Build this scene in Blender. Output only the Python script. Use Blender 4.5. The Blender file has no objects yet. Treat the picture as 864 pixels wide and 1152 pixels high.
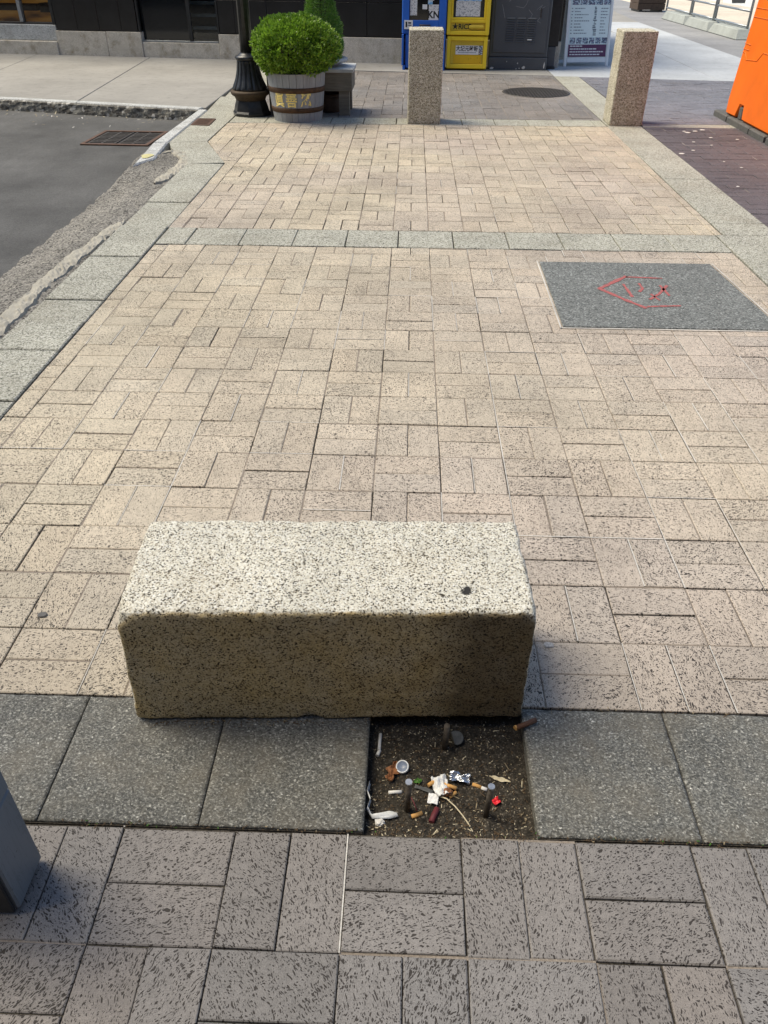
import bpy, bmesh, math, random
from mathutils import Vector, Matrix, noise
R = math.radians
random.seed(7)
S = bpy.context.scene
COL = S.collection

# ------------------------------------------------------------------ materials
class NT:
    """tiny node-graph helper"""
    def __init__(s, name):
        s.m = bpy.data.materials.new(name); s.m.use_nodes = True
        s.t = s.m.node_tree; s.b = s.t.nodes['Principled BSDF']
    def n(s, typ, ins=None, **kw):
        o = s.t.nodes.new(typ)
        for k, v in kw.items(): setattr(o, k, v)
        for k, v in (ins or {}).items():
            i = o.inputs[k]
            if isinstance(v, bpy.types.NodeSocket): s.t.links.new(v, i)
            else: i.default_value = v
        return o
    def co(s, kind='Object'):
        return s.n('ShaderNodeTexCoord').outputs[kind]
    def map(s, v, scale=(1, 1, 1), rot=(0, 0, 0), loc=(0, 0, 0)):
        return s.n('ShaderNodeMapping', {'Vector': v, 'Scale': scale, 'Rotation': rot, 'Location': loc}).outputs[0]
    def noise(s, v, scale, detail=4, rough=.55, out='Fac', dist=0):
        return s.n('ShaderNodeTexNoise', {'Vector': v, 'Scale': scale, 'Detail': detail, 'Roughness': rough, 'Distortion': dist}).outputs[out]
    def vor(s, v, scale, out='Distance', rnd=1.0, feature='F1'):
        return s.n('ShaderNodeTexVoronoi', {'Vector': v, 'Scale': scale, 'Randomness': rnd}, feature=feature).outputs[out]
    def ramp(s, f, stops, interp='LINEAR'):
        o = s.n('ShaderNodeValToRGB', {'Fac': f}); e = o.color_ramp; e.interpolation = interp
        while len(e.elements) < len(stops): e.elements.new(.5)
        for el, (p, c) in zip(e.elements, stops):
            el.position = p; el.color = (c, c, c, 1) if isinstance(c, (int, float)) else (*c, 1)
        return o.outputs[0]
    def mix(s, f, a, b, mode='MIX'):
        o = s.n('ShaderNodeMix', data_type='RGBA', blend_type=mode)
        for k, v in ((0, f), (6, a), (7, b)):
            i = o.inputs[k]
            if isinstance(v, bpy.types.NodeSocket): s.t.links.new(v, i)
            elif k == 0: i.default_value = v
            else: i.default_value = (*v, 1) if len(v) == 3 else v
        return o.outputs[2]
    def math(s, op, a, b=0, c=None, clamp=False):
        o = s.n('ShaderNodeMath', operation=op, use_clamp=clamp)
        for i, v in enumerate((a, b, c)):
            if v is None: continue
            if isinstance(v, bpy.types.NodeSocket): s.t.links.new(v, o.inputs[i])
            else: o.inputs[i].default_value = v
        return o.outputs[0]
    def sep(s, c): return s.n('ShaderNodeSeparateColor', {'Color': c}).outputs
    def attr(s, name): return s.n('ShaderNodeAttribute', attribute_name=name).outputs['Color']
    def bump(s, h, strength=.5, dist=.002, prev=None):
        d = {'Height': h, 'Strength': strength, 'Distance': dist}
        if prev is not None: d['Normal'] = prev
        return s.n('ShaderNodeBump', d).outputs[0]
    def out(s, col=None, rough=.8, normal=None, metal=0, spec=.5, **kw):
        for k, v in dict({'Base Color': col, 'Roughness': rough, 'Normal': normal, 'Metallic': metal, 'Specular IOR Level': spec}, **kw).items():
            if v is None: continue
            if isinstance(v, bpy.types.NodeSocket): s.t.links.new(v, s.b.inputs[k])
            else: s.b.inputs[k].default_value = (*v, 1) if isinstance(v, tuple) and len(v) == 3 else v
        return s.m

def plain(name, col, rough=.6, metal=0, vary=.25, scale=30, bump=.15, spec=.4):
    q = NT(name); c = q.co()
    f = q.noise(c, scale, 5, .65)
    d = tuple(x * (1 - vary) for x in col); l = tuple(min(1, x * (1 + vary)) for x in col)
    colr = q.ramp(f, [(.3, d), (.7, l)])
    return q.out(colr, rough, q.bump(f, bump, .002), metal, spec)

def granite(name, tones, scale=260, blotch=3, bumpd=.0015, rough=.75, stain=None, bstr=.6, stain_and_shade=False):
    """crystals of several tones; tones = [(weight_end, colour)...]"""
    q = NT(name); c = q.co()
    w = q.n('ShaderNodeVectorMath', {0: c, 1: q.n('ShaderNodeVectorMath', {0: q.noise(c, scale * .6, 2, .5, 'Color'), 'Scale': .004}, operation='SCALE').outputs[0]}, operation='ADD').outputs[0]
    r = q.sep(q.vor(w, scale, 'Color'))[0]
    fine = q.sep(q.vor(w, scale * 2.1, 'Color'))[1]
    stops = []; p = 0
    for e, cc in tones: stops.append((p, cc)); p = e
    col = q.ramp(r, stops, 'CONSTANT')
    col = q.mix(.45, col, q.ramp(fine, [(0, .25), (.35, .75), (.8, 1.1)]), 'MULTIPLY')
    big = q.noise(c, blotch, 5, .6)
    col = q.mix(.55, col, q.ramp(big, [(.3, .72), (.55, 1.0), (.75, 1.12)]), 'MULTIPLY')
    if stain:
        sf = q.ramp(q.noise(c, stain[1], 6, .65), [(.5, 0), (.72, 1)])
        col = q.mix(q.math('MULTIPLY', sf, stain[2]), col, stain[0])
    if stain_and_shade:
        # brown stain on the front side, darkened to paint in its shade; black end smear
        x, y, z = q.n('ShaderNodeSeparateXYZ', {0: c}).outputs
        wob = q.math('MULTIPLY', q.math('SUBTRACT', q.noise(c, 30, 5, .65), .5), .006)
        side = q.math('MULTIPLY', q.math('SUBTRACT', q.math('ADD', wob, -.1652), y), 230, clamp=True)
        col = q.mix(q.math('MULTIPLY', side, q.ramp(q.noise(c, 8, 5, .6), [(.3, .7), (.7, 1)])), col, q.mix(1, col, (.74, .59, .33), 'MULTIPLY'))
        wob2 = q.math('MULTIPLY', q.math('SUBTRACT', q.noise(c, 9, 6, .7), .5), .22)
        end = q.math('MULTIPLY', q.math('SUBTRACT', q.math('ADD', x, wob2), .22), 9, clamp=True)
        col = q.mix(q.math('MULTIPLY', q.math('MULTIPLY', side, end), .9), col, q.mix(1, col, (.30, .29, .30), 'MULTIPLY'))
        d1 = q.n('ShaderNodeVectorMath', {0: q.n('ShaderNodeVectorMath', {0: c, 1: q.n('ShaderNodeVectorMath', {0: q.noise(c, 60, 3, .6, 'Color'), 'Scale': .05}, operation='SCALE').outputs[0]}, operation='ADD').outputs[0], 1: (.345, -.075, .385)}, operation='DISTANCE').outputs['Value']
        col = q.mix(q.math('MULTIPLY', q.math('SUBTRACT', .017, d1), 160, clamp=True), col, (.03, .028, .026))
    h = q.math('ADD', q.math('MULTIPLY', q.noise(c, scale * .35, 4, .6), 1.0), q.math('MULTIPLY', r, .25))
    return q.out(col, rough, q.bump(h, bstr, bumpd), 0, .3)

def mat_brick():
    q = NT('pitted_paver'); uv = q.co('UV')
    base = q.attr('tint')
    warp = q.n('ShaderNodeVectorMath', {0: q.noise(uv, 22, 2, .5, 'Color'), 1: (.5, .5, .5)}, operation='SUBTRACT').outputs[0]
    uvw = q.n('ShaderNodeVectorMath', {0: uv, 1: q.n('ShaderNodeVectorMath', {0: warp, 'Scale': .034}, operation='SCALE').outputs[0]}, operation='ADD').outputs[0]
    dens = q.ramp(q.noise(uv, 1.7, 4, .7), [(.3, .72), (.5, .98), (.7, 1.22)])
    def pits(su, sv, k, cut):
        m = q.map(uvw, (su, sv, 1))
        d = q.vor(m, 1, 'Distance'); c = q.sep(q.vor(m, 1, 'Color'))
        th = q.math('MULTIPLY', q.math('SUBTRACT', c[0], cut), q.math('MULTIPLY', dens, k))
        return q.math('MULTIPLY', q.math('SUBTRACT', th, d), 34, clamp=True)
    p = q.math('MAXIMUM', pits(76, 225, .62, .35), pits(122, 330, .66, .29))
    p = q.math('MAXIMUM', p, pits(185, 450, .68, .30))
    c = q.co()
    mott = q.noise(uv, 60, 5, .7)
    speck = q.noise(uv, 420, 2, .6)
    col = q.mix(.8, base, q.ramp(mott, [(.25, .78), (.5, 1), (.75, 1.2)]), 'MULTIPLY')
    col = q.mix(.85, col, q.ramp(speck, [(.25, .6), (.5, 1), (.75, 1.36)]), 'MULTIPLY')
    dirt = q.mix(.6, q.ramp(q.noise(c, 1.3, 6, .62), [(.33, .7), (.6, 1.07)]), q.ramp(q.noise(c, 7, 6, .75), [(.3, .6), (.46, 1), (.7, 1.08)]), 'MULTIPLY')
    col = q.mix(.7, col, dirt, 'MULTIPLY')
    pale = q.ramp(q.noise(c, 5.5, 6, .7), [(.66, 0), (.78, 1)])
    col = q.mix(q.math('MULTIPLY', pale, .16), col, (.5, .48, .45))
    col = q.mix(q.math('MULTIPLY', p, .93), col, (.03, .024, .02))
    h = q.math('ADD', q.math('MULTIPLY', p, -1.0), q.math('MULTIPLY', speck, .22))
    h = q.math('ADD', h, q.math('MULTIPLY', mott, .5))
    return q.out(col, .72, q.bump(h, .8, .0026), 0, .35)

def mat_flamed():
    """rough flamed grey granite slab near the camera"""
    q = NT('flamed_granite'); c = q.co()
    warp = q.n('ShaderNodeVectorMath', {0: c, 1: q.n('ShaderNodeVectorMath', {0: q.noise(c, 90, 3, .6, 'Color'), 'Scale': .012}, operation='SCALE').outputs[0]}, operation='ADD').outputs[0]
    m = q.map(warp, (1, 1.35, 1), (0, 0, .5))
    n1 = q.noise(m, 165, 4, .68); n2 = q.noise(m, 420, 3, .65)
    v = q.sep(q.vor(m, 230, 'Color'))
    col = q.ramp(n1, [(.3, (.06, .06, .054)), (.45, (.15, .149, .134)), (.56, (.26, .256, .23)), (.67, (.55, .54, .49))])
    col = q.mix(.7, col, q.ramp(v[0], [(0, .4), (.4, .85), (.8, 1.15), (.93, 2.0)], 'CONSTANT'), 'MULTIPLY')
    col = q.mix(.5, col, q.ramp(n2, [(.3, .55), (.6, 1.25)]), 'MULTIPLY')
    big = q.noise(c, 4.5, 6, .68)
    col = q.mix(.7, col, q.ramp(big, [(.3, .68), (.7, 1.2)]), 'MULTIPLY')
    tan = q.ramp(q.noise(c, 6, 6, .66), [(.45, 0), (.72, .5)])
    col = q.mix(tan, col, (.23, .2, .15))
    h = q.math('ADD', n1, q.math('MULTIPLY', n2, .35))
    return q.out(col, .62, q.bump(h, 1.0, .005), 0, .45)

def mat_asphalt(name, dark, light, scale, bd, agg=.5):
    q = NT(name); c = q.co()
    v = q.sep(q.vor(c, scale, 'Color')); n = q.noise(c, scale * .5, 4, .65); b = q.noise(c, 1.1, 6, .6)
    col = q.ramp(v[0], [(0, dark), (.45, tuple(.5 * (a + b_) for a, b_ in zip(dark, light))), (1, light)])
    col = q.mix(agg, tuple(.5 * (a + b_) for a, b_ in zip(dark, light)), col)
    col = q.mix(.9, col, q.ramp(b, [(.28, .62), (.5, .98), (.72, 1.34)]), 'MULTIPLY')
    col = q.mix(.5, col, q.ramp(q.noise(q.map(c, (1, .35, 1), (0, 0, .5)), 3.5, 6, .7), [(.33, .7), (.5, 1), (.7, 1.25)]), 'MULTIPLY')
    return q.out(col, .85, q.bump(q.math('ADD', n, v[1]), .8, bd), 0, .3)

def mat_concrete(name, col, scale=1.0):
    q = NT(name); c = q.co()
    b = q.noise(c, .9 * scale, 6, .62); f = q.noise(c, 160, 4, .7); s = q.noise(c, 9 * scale, 6, .7)
    k = q.mix(.8, col, q.ramp(b, [(.3, .78), (.7, 1.16)]), 'MULTIPLY')
    k = q.mix(.6, k, q.ramp(f, [(.3, .7), (.7, 1.25)]), 'MULTIPLY')
    k = q.mix(.5, k, q.ramp(s, [(.33, .6), (.45, 1), (.72, 1.12)]), 'MULTIPLY')
    return q.out(k, .85, q.bump(f, .5, .0015), 0, .3)

def mat_soil():
    q = NT('littered_soil'); c = q.co()
    n = q.noise(c, 60, 6, .7); v = q.sep(q.vor(c, 320, 'Color'))
    col = q.ramp(n, [(.3, (.022, .019, .015)), (.55, (.062, .053, .041)), (.75, (.12, .104, .08))])
    col = q.mix(.7, col, q.ramp(v[0], [(0, .5), (.6, 1), (.86, 1.7), (.95, 4.0)], 'CONSTANT'), 'MULTIPLY')
    return q.out(col, .95, q.bump(q.noise(c, 240, 4, .7), 1, .004), 0, .2)

def mat_leaf(name, a, b, sub=.0):
    q = NT(name)
    r = q.attr('tint'); f = q.sep(r)[0]
    col = q.ramp(f, [(0, a), (1, b)])
    q.out(col, .42, None, 0, .5)
    tr = q.n('ShaderNodeBsdfTranslucent', {'Color': q.mix(.5, col, (.25, .5, .05))})
    mx = q.n('ShaderNodeMixShader', {0: .28, 1: q.b.outputs[0], 2: tr.outputs[0]})
    q.t.links.new(mx.outputs[0], q.t.nodes['Material Output'].inputs['Surface'])
    return q.m

def mat_wood(name, a, b, axis=2, scale=6):
    q = NT(name); c = q.co(); sc = [scale * 7] * 3; sc[axis] = scale * .5
    n = q.noise(q.map(c, tuple(sc)), 1, 6, .65, dist=.6)
    b2 = q.noise(c, 5, 4, .6)
    col = q.mix(.5, q.ramp(n, [(.3, a), (.7, b)]), q.ramp(b2, [(.3, .7), (.7, 1.2)]), 'MULTIPLY')
    return q.out(col, .75, q.bump(n, .5, .002), 0, .3)

def mat_glass_dark(name, col=(.01, .011, .012)):
    q = NT(name); return q.out(col, .06, None, 0, .6)

def mat_clear(name):
    q = NT(name)
    gl = q.n('ShaderNodeBsdfGlossy', {'Roughness': .03, 'Color': (1, 1, 1, 1)}); tp = q.n('ShaderNodeBsdfTransparent', {'Color': (.86, .88, .87, 1)})
    fr = q.n('ShaderNodeFresnel', {'IOR': 1.45})
    mx = q.n('ShaderNodeMixShader', {0: fr.outputs[0], 1: tp.outputs[0], 2: gl.outputs[0]})
    q.t.links.new(mx.outputs[0], q.t.nodes['Material Output'].inputs['Surface'])
    return q.m

def mat_rust_iron(name, a=(.07, .045, .035), b=(.16, .09, .06)):
    q = NT(name); c = q.co(); n = q.noise(c, 30, 6, .7)
    return q.out(q.ramp(n, [(.3, a), (.7, b)]), .7, q.bump(n, .4, .002), .3, .4)

def mat_worn_paint(name, col, under, amount=.62, scale=24, rough=.45):
    q = NT(name); c = q.co(); n = q.noise(c, scale, 7, .72); b = q.noise(c, 3, 5, .6)
    k = q.mix(.5, col, q.ramp(b, [(.3, .75), (.7, 1.15)]), 'MULTIPLY')
    k = q.mix(q.ramp(n, [(amount, 0), (amount + .05, 1)]), k, under)
    return q.out(k, rough, q.bump(n, .15, .001), 0, .45)

def mat_print(name, cols, scale):
    """a printed picture seen from afar: patches of a few inks"""
    q = NT(name); c = q.co()
    r = q.sep(q.vor(q.map(c, (1, 1, 1.6)), scale, 'Color'))[0]
    return q.out(q.ramp(r, [(i / len(cols), k) for i, k in enumerate(cols)], 'CONSTANT'), .4, None, 0, .4)

M = {}
M['brick'] = mat_brick()
M['flamed'] = mat_flamed()
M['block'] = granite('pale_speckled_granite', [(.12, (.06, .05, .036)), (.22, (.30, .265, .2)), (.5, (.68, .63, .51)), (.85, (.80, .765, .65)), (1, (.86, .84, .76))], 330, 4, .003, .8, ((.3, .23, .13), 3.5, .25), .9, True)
M['bollard'] = granite('weathered_granite', [(.2, (.2, .178, .125)), (.45, (.42, .38, .275)), (.75, (.58, .535, .41)), (1, (.74, .70, .58))], 150, 4, .003, .85, ((.16, .13, .09), 5, .4), .8)
M['strip'] = granite('grey_green_granite', [(.18, (.15, .148, .12)), (.5, (.345, .34, .28)), (.8, (.455, .445, .375)), (1, (.58, .565, .5))], 170, 2.5, .002, .75, ((.2, .17, .12), 2.2, .3), .6)
M['kerbwhite'] = granite('pale_kerb_granite', [(.15, (.25, .26, .25)), (.5, (.45, .46, .45)), (1, (.62, .63, .62))], 140, 4, .003, .75, ((.15, .13, .1), 6, .5), .6)
M['kerbrough'] = granite('split_kerb_face', [(.3, (.13, .12, .105)), (.6, (.2, .19, .165)), (.9, (.27, .26, .23)), (1, (.5, .48, .44))], 25, 4, .03, .9, None, 1)
M['plate'] = granite('dark_grey_cover', [(.2, (.1, .105, .1)), (.6, (.16, .168, .16)), (.9, (.22, .23, .22)), (1, (.33, .34, .33))], 130, 3, .002, .75, None, .6)
M['asphalt'] = mat_asphalt('asphalt', (.06, .06, .06), (.135, .133, .128), 130, .003, .5)
M['patch'] = mat_asphalt('gritty_asphalt', (.05, .046, .042), (.36, .34, .3), 110, .012, 1)
M['rubble'] = mat_concrete('broken_mortar', (.40, .375, .315), 6)
M['concrete'] = mat_concrete('sidewalk_concrete', (.30, .288, .265))
M['concreteblue'] = mat_concrete('pale_concrete', (.46, .48, .5))
M['sand'] = mat_concrete('sandy_paving', (.6, .53, .43), .4)  # bright warm sandy concrete of the plaza
M['farpave'] = mat_concrete('far_grey_paving', (.27, .27, .275))
M['ground'] = mat_concrete('base_ground', (.2, .19, .18), .3)
M['bed'] = mat_asphalt('joint_bed', (.025, .021, .017), (.11, .095, .075), 300, .004, .8)
M['fill_dust'] = mat_asphalt('joint_dust', (.2, .165, .13), (.34, .29, .24), 350, .002, .7)
M['fill_white'] = mat_asphalt('joint_white', (.5, .47, .42), (.74, .71, .66), 350, .002, .7)
M['soil'] = mat_soil()
M['plinth'] = granite('stained_stone', [(.3, (.52, .475, .39)), (.7, (.6, .55, .46)), (1, (.68, .63, .55))], 140, 5, .003, .85, ((.24, .19, .12), 6, .75), .5)
M['blackstone'] = plain('black_stone', (.012, .012, .013), .28, 0, .4, 3, .02, .5)
M['black'] = plain('black_paint', (.016, .017, .018), .42, 0, .4, 14, .1, .45)
M['gap'] = plain('shaft_shade', (.006, .006, .006), .9, 0, .2, 10, 0)
M['lamp'] = plain('black_cast_iron', (.02, .021, .023), .36, .2, .5, 25, .2, .55)
M['lamprust'] = mat_rust_iron('rusty_lamp_waist', (.04, .03, .02), (.09, .06, .035))
M['glassdark'] = mat_glass_dark('dark_glass')
M['glass'] = mat_clear('clear_glass')
M['rust'] = mat_rust_iron('rust')
M['hoop'] = mat_rust_iron('rusty_hoop', (.05, .028, .016), (.13, .072, .036))
M['iron'] = plain('dark_iron', (.06, .055, .052), .6, .4, .4, 40, .3)
M['stave'] = mat_wood('grey_painted_staves', (.25, .262, .27), (.36, .375, .385))
M['bench'] = mat_wood('grey_brown_wood', (.14, .125, .1), (.25, .225, .19), 0)
M['benchtop'] = mat_wood('weathered_top', (.4, .41, .41), (.6, .61, .61), 0)
M['urn'] = plain('pale_grey_urn', (.42, .43, .44), .6, 0, .15, 18, .15)
M['potsoil'] = plain('potting_soil', (.03, .024, .018), .95, 0, .5, 60, .6)
M['gold'] = plain('yellow_paint', (.9, .72, .24), .5, 0, .1, 40, .05)
M['leaf'] = mat_leaf('boxwood_leaf', (.03, .085, .006), (.33, .5, .05))
M['needle'] = mat_leaf('spruce_needle', (.035, .10, .018), (.2, .37, .07))
M['twig'] = plain('twig', (.05, .04, .025), .9, 0, .3, 40, .3)
M['blue'] = mat_worn_paint('blue_enamel', (.02, .13, .55), (.05, .05, .06), .74)
M['yellow'] = mat_worn_paint('yellow_enamel', (.88, .64, .03), (.2, .13, .02), .72)
M['amber'] = mat_worn_paint('worn_amber_panel', (.74, .45, .01), (.16, .1, .01), .6, 16)
M['ochre'] = mat_worn_paint('ochre_recess', (.66, .48, .04), (.12, .08, .02), .68)
M['cab'] = mat_worn_paint('slate_grey_paint', (.075, .083, .094), (.1, .11, .12), .68, 10)
M['scratch'] = plain('pale_scratch', (.22, .23, .24), .6, 0, .3, 60, 0)
M['white'] = plain('white_paint', (.82, .83, .82), .5, 0, .06, 12, .05)
M['paper'] = plain('white_paper', (.78, .78, .77), .8, 0, .04, 30, .1)
M['poster'] = plain('pale_cyan_poster', (.8, .9, .88), .35, 0, .03, 10, 0)
M['purple'] = plain('purple_footer', (.13, .05, .11), .35, 0, .1, 10, 0)
M['ink'] = plain('black_ink', (.02, .02, .02), .6, 0, .1, 10, 0)
M['greyink'] = plain('grey_ink', (.2, .24, .27), .6, 0, .1, 10, 0)
M['print'] = mat_print('printed_photos', [(.08, .1, .14), (.45, .55, .6), (.2, .17, .25), (.6, .68, .7), (.12, .2, .3)], 55)
M['newsprint'] = mat_print('printed_newspaper', [(.7, .7, .68), (.75, .75, .73), (.35, .36, .37), (.72, .72, .7), (.6, .62, .62)], 60)
M['bluewhite'] = mat_print('blue_masthead', [(.16, .4, .7), (.5, .68, .8), (.25, .5, .75)], 40)
M['orange'] = mat_worn_paint('orange_plastic', (.88, .165, .004), (.55, .16, .05), .7, 9, .5)
M['rubber'] = plain('grey_rubber', (.1, .1, .095), .85, 0, .3, 30, .2)
M['galv'] = plain('galvanised_steel', (.3, .32, .34), .4, .7, .2, 20, .1)
M['footconc'] = mat_concrete('ballast_concrete', (.34, .36, .34), 3)
M['brown'] = plain('brown_timber', (.07, .045, .03), .7, 0, .3, 20, .2)
M['steel'] = plain('rusting_rod', (.13, .11, .09), .55, .6, .4, 90, .3)
M['steeltip'] = plain('bright_rod_end', (.5, .52, .54), .35, .8, .2, 90, .1)
M['greybox'] = None
q = NT('grey_board_paint'); c = q.co()
wv = q.noise(q.map(c, (38, 38, 5)), 1, 4, .6, dist=1.2)
ln = q.ramp(q.math('ABSOLUTE', q.math('SUBTRACT', wv, .5)), [(0, .8), (.02, 1)])
chips = q.ramp(q.noise(c, 110, 2, .5), [(.22, .3), (.26, 1)])
M['greybox'] = q.out(q.mix(1, q.mix(1, (.17, .19, .215), ln, 'MULTIPLY'), chips, 'MULTIPLY'), .5, q.bump(wv, .1, .001), 0, .4)
M['cigw'] = plain('cigarette_paper', (.72, .7, .66), .85, 0, .08, 300, .1)
M['cigt'] = plain('tan_filter_paper', (.62, .34, .11), .8, 0, .2, 300, .1)
M['ash'] = plain('ash', (.05, .05, .05), .95, 0, .4, 300, .3)
M['cigbrown'] = plain('brown_wrapper', (.12, .055, .03), .75, 0, .25, 200, .1)
M['maroon'] = plain('maroon_wrapper', (.15, .028, .035), .6, 0, .25, 200, .1)
M['tissue'] = plain('crumpled_white', (.75, .75, .74), .8, 0, .1, 120, .3)
M['rotleaf'] = plain('rust_brown_leaf', (.26, .11, .045), .75, 0, .5, 150, .3)
M['straw'] = plain('dry_straw', (.6, .52, .36), .8, 0, .2, 100, .1)
M['foil'] = plain('crumpled_foil', (.55, .57, .6), .25, .9, .2, 100, .5)
M['plasticbag'] = plain('grey_film', (.62, .63, .63), .3, 0, .15, 100, .2)
M['lid'] = plain('bluish_lid', (.24, .28, .36), .25, 0, .12, 120, .1)
M['red'] = plain('red_plastic', (.7, .02, .03), .4, 0, .2, 100, .1)
M['redpaint'] = None
q = NT('red_spray_paint'); c = q.co(); n = q.noise(c, 90, 5, .7)
M['redpaint'] = q.out(q.ramp(n, [(.35, (.2, .1, .095)), (.55, (.42, .1, .09))]), .7)
M['stone_dk'] = plain('dark_stone_piece', (.09, .092, .09), .8, 0, .3, 120, .3)
M['chips'] = plain('straw_chips', (.3, .24, .15), .9, 0, .5, 400, .1)
M['chipsdk'] = plain('bark_chips', (.10, .065, .035), .9, 0, .5, 400, .1)
M['green'] = plain('small_weed', (.06, .16, .02), .7, 0, .3, 100, .1)
M['gum'] = plain('flattened_gum', (.62, .6, .56), .8, 0, .2, 200, .3)
M['scuff'] = plain('chalky_scuff', (.36, .35, .34), .9, 0, .5, 260, .2)
M['gumdark'] = plain('old_gum', (.12, .115, .11), .8, 0, .2, 200, .2)
q = NT('lit_shop_interior'); c = q.co(); n = q.noise(q.map(c, (1.2, 1, 5)), 1, 3, .5)
kol = q.ramp(n, [(.35, (.10, .035, .008)), (.5, (.55, .24, .04)), (.7, (.75, .42, .12))])
M['interior'] = q.out(kol, .7, None, 0, .3, **{'Emission Color': kol, 'Emission Strength': .12})
M['intdark'] = plain('shop_fitting_dark', (.05, .025, .015), .7, 0, .4, 10, .1)

# ------------------------------------------------------------------ object helpers
def link(o, parent=None):
    COL.objects.link(o)
    if parent is not None: o.parent = parent
    return o
def tag(o, label=None, cat=None, group=None, kind=None):
    for k, v in (('label', label), ('category', cat), ('group', group), ('kind', kind)):
        if v: o[k] = v
    return o
def empty(name, loc=(0, 0, 0), rz=0, label=None, cat=None, group=None):
    o = bpy.data.objects.new(name, None); link(o)
    o.location = loc; o.rotation_euler.z = rz; o.empty_display_size = .1
    return tag(o, label, cat, group)

class MB:
    """collects shapes; build() links them as one mesh object"""
    def __init__(s): s.bm = bmesh.new(); s.mats = []; s.smooth = False
    def mi(s, m):
        m = M[m] if isinstance(m, str) else m
        if m not in s.mats: s.mats.append(m)
        return s.mats.index(m)
    def poly(s, pts, mat, smooth=False):
        f = s.bm.faces.new([s.bm.verts.new(p) for p in pts]); f.material_index = s.mi(mat); f.smooth = smooth
        return f
    def box(s, lo, hi, mat, bev=0, mtx=None, seg=1):
        b = bmesh.new(); bmesh.ops.create_cube(b, size=1)
        for v in b.verts: v.co = Vector([(l + h) / 2 + c * (h - l) for l, h, c in zip(lo, hi, v.co)])
        if bev: bmesh.ops.bevel(b, geom=b.edges[:], offset=bev, segments=seg, affect='EDGES')
        s.add(b, mat, mtx); return s
    def add(s, b, mat, mtx=None, smooth=False):
        i = s.mi(mat)
        vm = {v: s.bm.verts.new(mtx @ v.co if mtx else v.co) for v in b.verts}
        for f in b.faces:
            try: g = s.bm.faces.new([vm[v] for v in f.verts])
            except ValueError: continue
            g.material_index = i; g.smooth = smooth or f.smooth
        b.free()
    def prism(s, pts, z0, z1, mat, bev=0):
        """extrude polygon (ccw, xy)"""
        b = bmesh.new()
        lo = [b.verts.new((x, y, z0)) for x, y in pts]; hi = [b.verts.new((x, y, z1)) for x, y in pts]
        b.faces.new(hi); b.faces.new(lo[::-1])
        for i in range(len(pts)):
            j = (i + 1) % len(pts); b.faces.new((lo[i], lo[j], hi[j], hi[i]))
        if bev:
            e = [e for e in b.edges if all(v.co.z > z1 - 1e-6 for v in e.verts)]
            bmesh.ops.bevel(b, geom=e, offset=bev, segments=1, affect='EDGES')
        s.add(b, mat); return s
    def tube(s, pts, r, mat, n=8, caps=True, r1=None):
        pts = [Vector(p) for p in pts]; rings = []; i_ = s.mi(mat); N = len(pts)
        for i, p in enumerate(pts):
            d = (pts[min(i + 1, N - 1)] - pts[max(i - 1, 0)]).normalized()
            a = d.orthogonal().normalized() if i == 0 else (rings_a - d * rings_a.dot(d)).normalized()
            rings_a = a; b = d.cross(a)
            rr = r if r1 is None else r + (r1 - r) * i / (N - 1)
            rings.append([s.bm.verts.new(p + (a * math.cos(t) + b * math.sin(t)) * rr) for t in [2 * math.pi * k / n for k in range(n)]])
        for A, B in zip(rings, rings[1:]):
            for k in range(n):
                f = s.bm.faces.new((A[k], A[(k + 1) % n], B[(k + 1) % n], B[k])); f.material_index = i_; f.smooth = n > 5
        if caps:
            for q_, rev in ((rings[0], True), (rings[-1], False)):
                f = s.bm.faces.new(q_[::-1] if rev else q_); f.material_index = i_
        return s
    def lathe(s, prof, mat, n=32, c=(0, 0, 0), mod=None, cap=True, smooth=True):
        i_ = s.mi(mat); rings = []
        for (r, z) in prof:
            rings.append([s.bm.verts.new((c[0] + math.cos(t) * (r * (mod(t, z) if mod else 1)), c[1] + math.sin(t) * (r * (mod(t, z) if mod else 1)), c[2] + z)) for t in [2 * math.pi * k / n for k in range(n)]])
        for A, B in zip(rings, rings[1:]):
            for k in range(n):
                f = s.bm.faces.new((A[k], A[(k + 1) % n], B[(k + 1) % n], B[k])); f.material_index = i_; f.smooth = smooth
        if cap:
            f = s.bm.faces.new(rings[-1]); f.material_index = i_
            f = s.bm.faces.new(rings[0][::-1]); f.material_index = i_
        return s
    def build(s, name, parent=None, loc=None, tint=None):
        me = bpy.data.meshes.new(name); s.bm.to_mesh(me); s.bm.free()
        for m in s.mats: me.materials.append(m)
        o = bpy.data.objects.new(name, me); link(o, parent)
        if loc: o.location = loc
        return o
def struct(mb, name, parent=None):
    o = mb.build(name, parent)
    if parent is None: o['kind'] = 'structure'
    return o

def text_mesh(txt, size, mat, name, parent=None, fn=None, depth=.0, bold=0, align='CENTER'):
    cu = bpy.data.curves.new('lettering', 'FONT'); cu.body = txt; cu.size = size; cu.align_x = align; cu.align_y = 'CENTER'
    cu.resolution_u = 3; cu.offset = bold; cu.extrude = depth
    o = bpy.data.objects.new('lettering', cu); COL.objects.link(o)
    dg = bpy.context.evaluated_depsgraph_get()
    me = bpy.data.meshes.new_from_object(o.evaluated_get(dg)); bpy.data.objects.remove(o); bpy.data.curves.remove(cu)
    if fn:
        for v in me.vertices: v.co = fn(v.co)
    me.materials.clear(); me.materials.append(M[mat]); me.name = name
    return link(bpy.data.objects.new(name, me), parent)

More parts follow.
